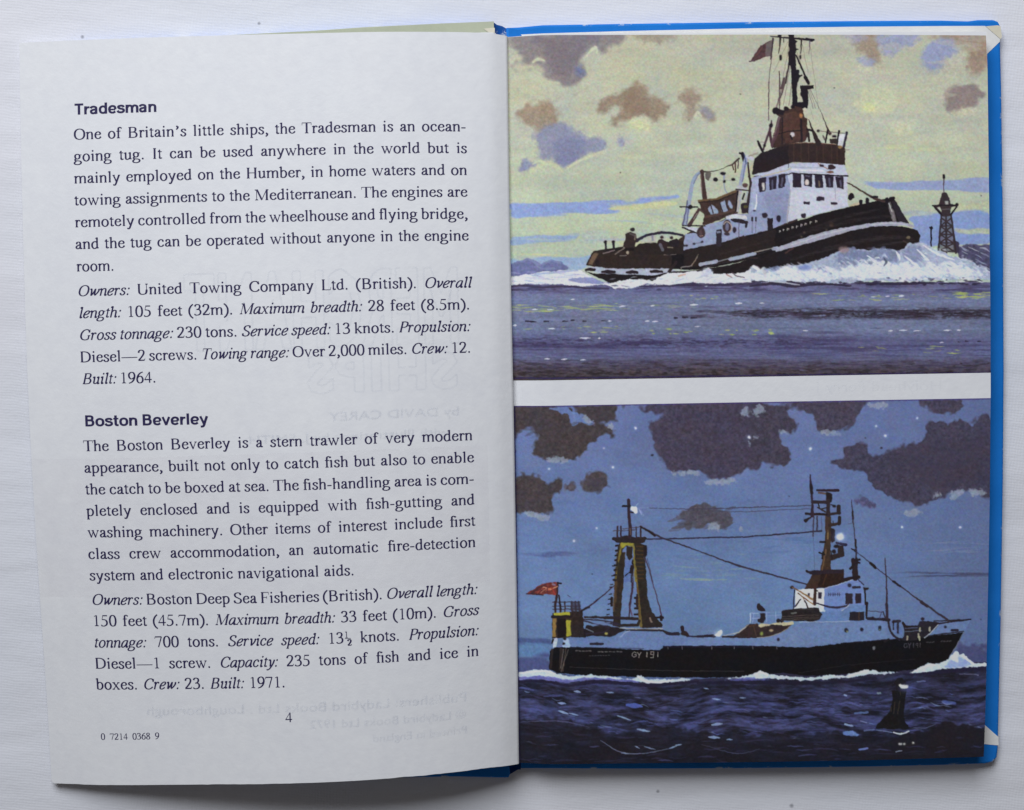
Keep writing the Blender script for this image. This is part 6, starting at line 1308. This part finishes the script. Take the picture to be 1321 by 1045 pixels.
# ---- print of the other side showing through, mirrored
def text_shape(s):
    """flat faces of a line of sans lettering: points (cap height 1) and faces"""
    cu_ = bpy.data.curves.new('tmp', 'FONT'); cu_.body = s; cu_.size = 1; cu_.resolution_u = 3
    ob = bpy.data.objects.new('tmp', cu_); COL.objects.link(ob)
    dg = bpy.context.evaluated_depsgraph_get(); me = bpy.data.meshes.new_from_object(ob.evaluated_get(dg))
    pts = np.array([tuple(v.co)[:2] for v in me.vertices]); fs = [tuple(p.vertices) for p in me.polygons]
    bpy.data.objects.remove(ob); bpy.data.curves.remove(cu_); bpy.data.meshes.remove(me)
    return pts, fs
def ghost_line(s, u0, v0, u1, v1, height, acc):
    pts, fs = text_shape(s); w = pts[:, 0].max() - pts[:, 0].min(); b = len(acc[0])
    x = (pts[:, 0] - pts[:, 0].min()) / w
    for i, (du, dv) in enumerate([(-1.1, 0), (1.1, .4), (0, -1.1), (.3, 1.1), (0, 0)]):
        b = len(acc[0])
        acc[0] += list(u0 + (u1 - u0) * x + du * EMU); acc[1] += list(v0 + (v1 - v0) * x - pts[:, 1] * height * EMV + dv * EMV); acc[3] += [.014 + .002 * i] * len(pts)
        acc[4] += [tuple(b + k for k in f) for f in fs]
def ghost_hollow(s, u0, u1, v, h, acc, width=1.25):
    """tall hollow capitals: only the outline of every letter is printed"""
    cu_ = bpy.data.curves.new('tmp', 'FONT'); cu_.body = s; cu_.size = 1; cu_.resolution_u = 2; cu_.offset = .035; cu_.space_character = 1.12
    ob = bpy.data.objects.new('tmp', cu_); COL.objects.link(ob)
    me = bpy.data.meshes.new_from_object(ob.evaluated_get(bpy.context.evaluated_depsgraph_get()))
    pts = np.array([tuple(q.co)[:2] for q in me.vertices]); cnt = {}
    for p in me.polygons:
        for e in p.edge_keys: cnt[e] = cnt.get(e, 0) + 1
    bpy.data.objects.remove(ob); bpy.data.curves.remove(cu_); bpy.data.meshes.remove(me)
    lo, hi = pts.min(0), pts.max(0); q = (pts - lo) / (hi - lo)
    X = (u0 + (u1 - u0) * q[:, 0]) / EMU; Y = (v - h * q[:, 1]) / EMV
    for (a, c) in [e for e, k in cnt.items() if k == 1]:
        d = np.array([X[c] - X[a], Y[c] - Y[a]]); L = max(np.linalg.norm(d), 1e-6); d /= L; nn = np.array([-d[1], d[0]]) * width; d = d * -.1
        base = len(acc[0])
        for k, sgn in ((a, 1), (a, -1), (c, -1), (c, 1)):
            e = -1 if k == a else 1
            acc[0].append((X[k] + nn[0] * sgn + d[0] * e) * EMU); acc[1].append((Y[k] + nn[1] * sgn + d[1] * e) * EMV); acc[3].append(.016)
        acc[4].append((base, base + 1, base + 2, base + 3))
acc = [[], [], 0, [], []]
ghost_hollow('MERCHANT', .110, .672, .424, .106, acc); ghost_hollow('SHIPS', .114, .424, .4845, .052, acc)
P = on_leaf(np.array(acc[0]), np.array(acc[1]), np.array(acc[3]))
o = mesh_obj('show_through_title', P * MM, acc[4], GHOST_TITLE, left_page); o['label'] = 'tall hollow mirrored capitals showing faintly through the paper'
acc = [[], [], 0, [], []]
for line in [('by DAVID CAREY', .113, .5200, .381, .5215, 16), ('with illustrations by J. SMITH', .133, .5475, .547, .549, 16), ('Publishers: Ladybird Books Ltd . Loughborough', .110, .9065, .788, .9065, 17),
             ('\u00a9 Ladybird Books Ltd 1972', .111, .929, .443, .929, 15), ('Printed in England', .110, .9495, .309, .951, 14)]:
    acc = [[], [], 0, [], []]; ghost_line(*line, acc)
    P = on_leaf(np.array(acc[0]), np.array(acc[1]), np.array(acc[3]))
    o = mesh_obj('show_through_line', P * MM, acc[4], GHOST, left_page); o['label'] = 'faint mirrored line of lettering showing through the paper'
u_, v_ = np.meshgrid(np.linspace(.055, .999, 60), np.linspace(.562, .748, 24)); P = on_leaf(u_, v_, np.full(u_.shape, .010))
o = mesh_obj('show_through_picture', P.reshape(-1, 3) * MM, grid_faces(60, 24)[:, ::-1].tolist(), GHOST_TINT, left_page, True)
# the same on the white strip between the two pictures
pts, fs = text_shape('Holyhead Ferry I'); w_ = pts[:, 0].max()
px = 1216 - pts[:, 0] / w_ * 162; py = 503.5 - 2.2 * pts[:, 0] / w_ * -1 - pts[:, 1] * 19
X, Y = drawing_to_page(px, py)
mesh_obj('show_through_line', np.stack([X, Y, page_z(X, Y) + .02], -1) * MM, fs, GHOST, right_page)
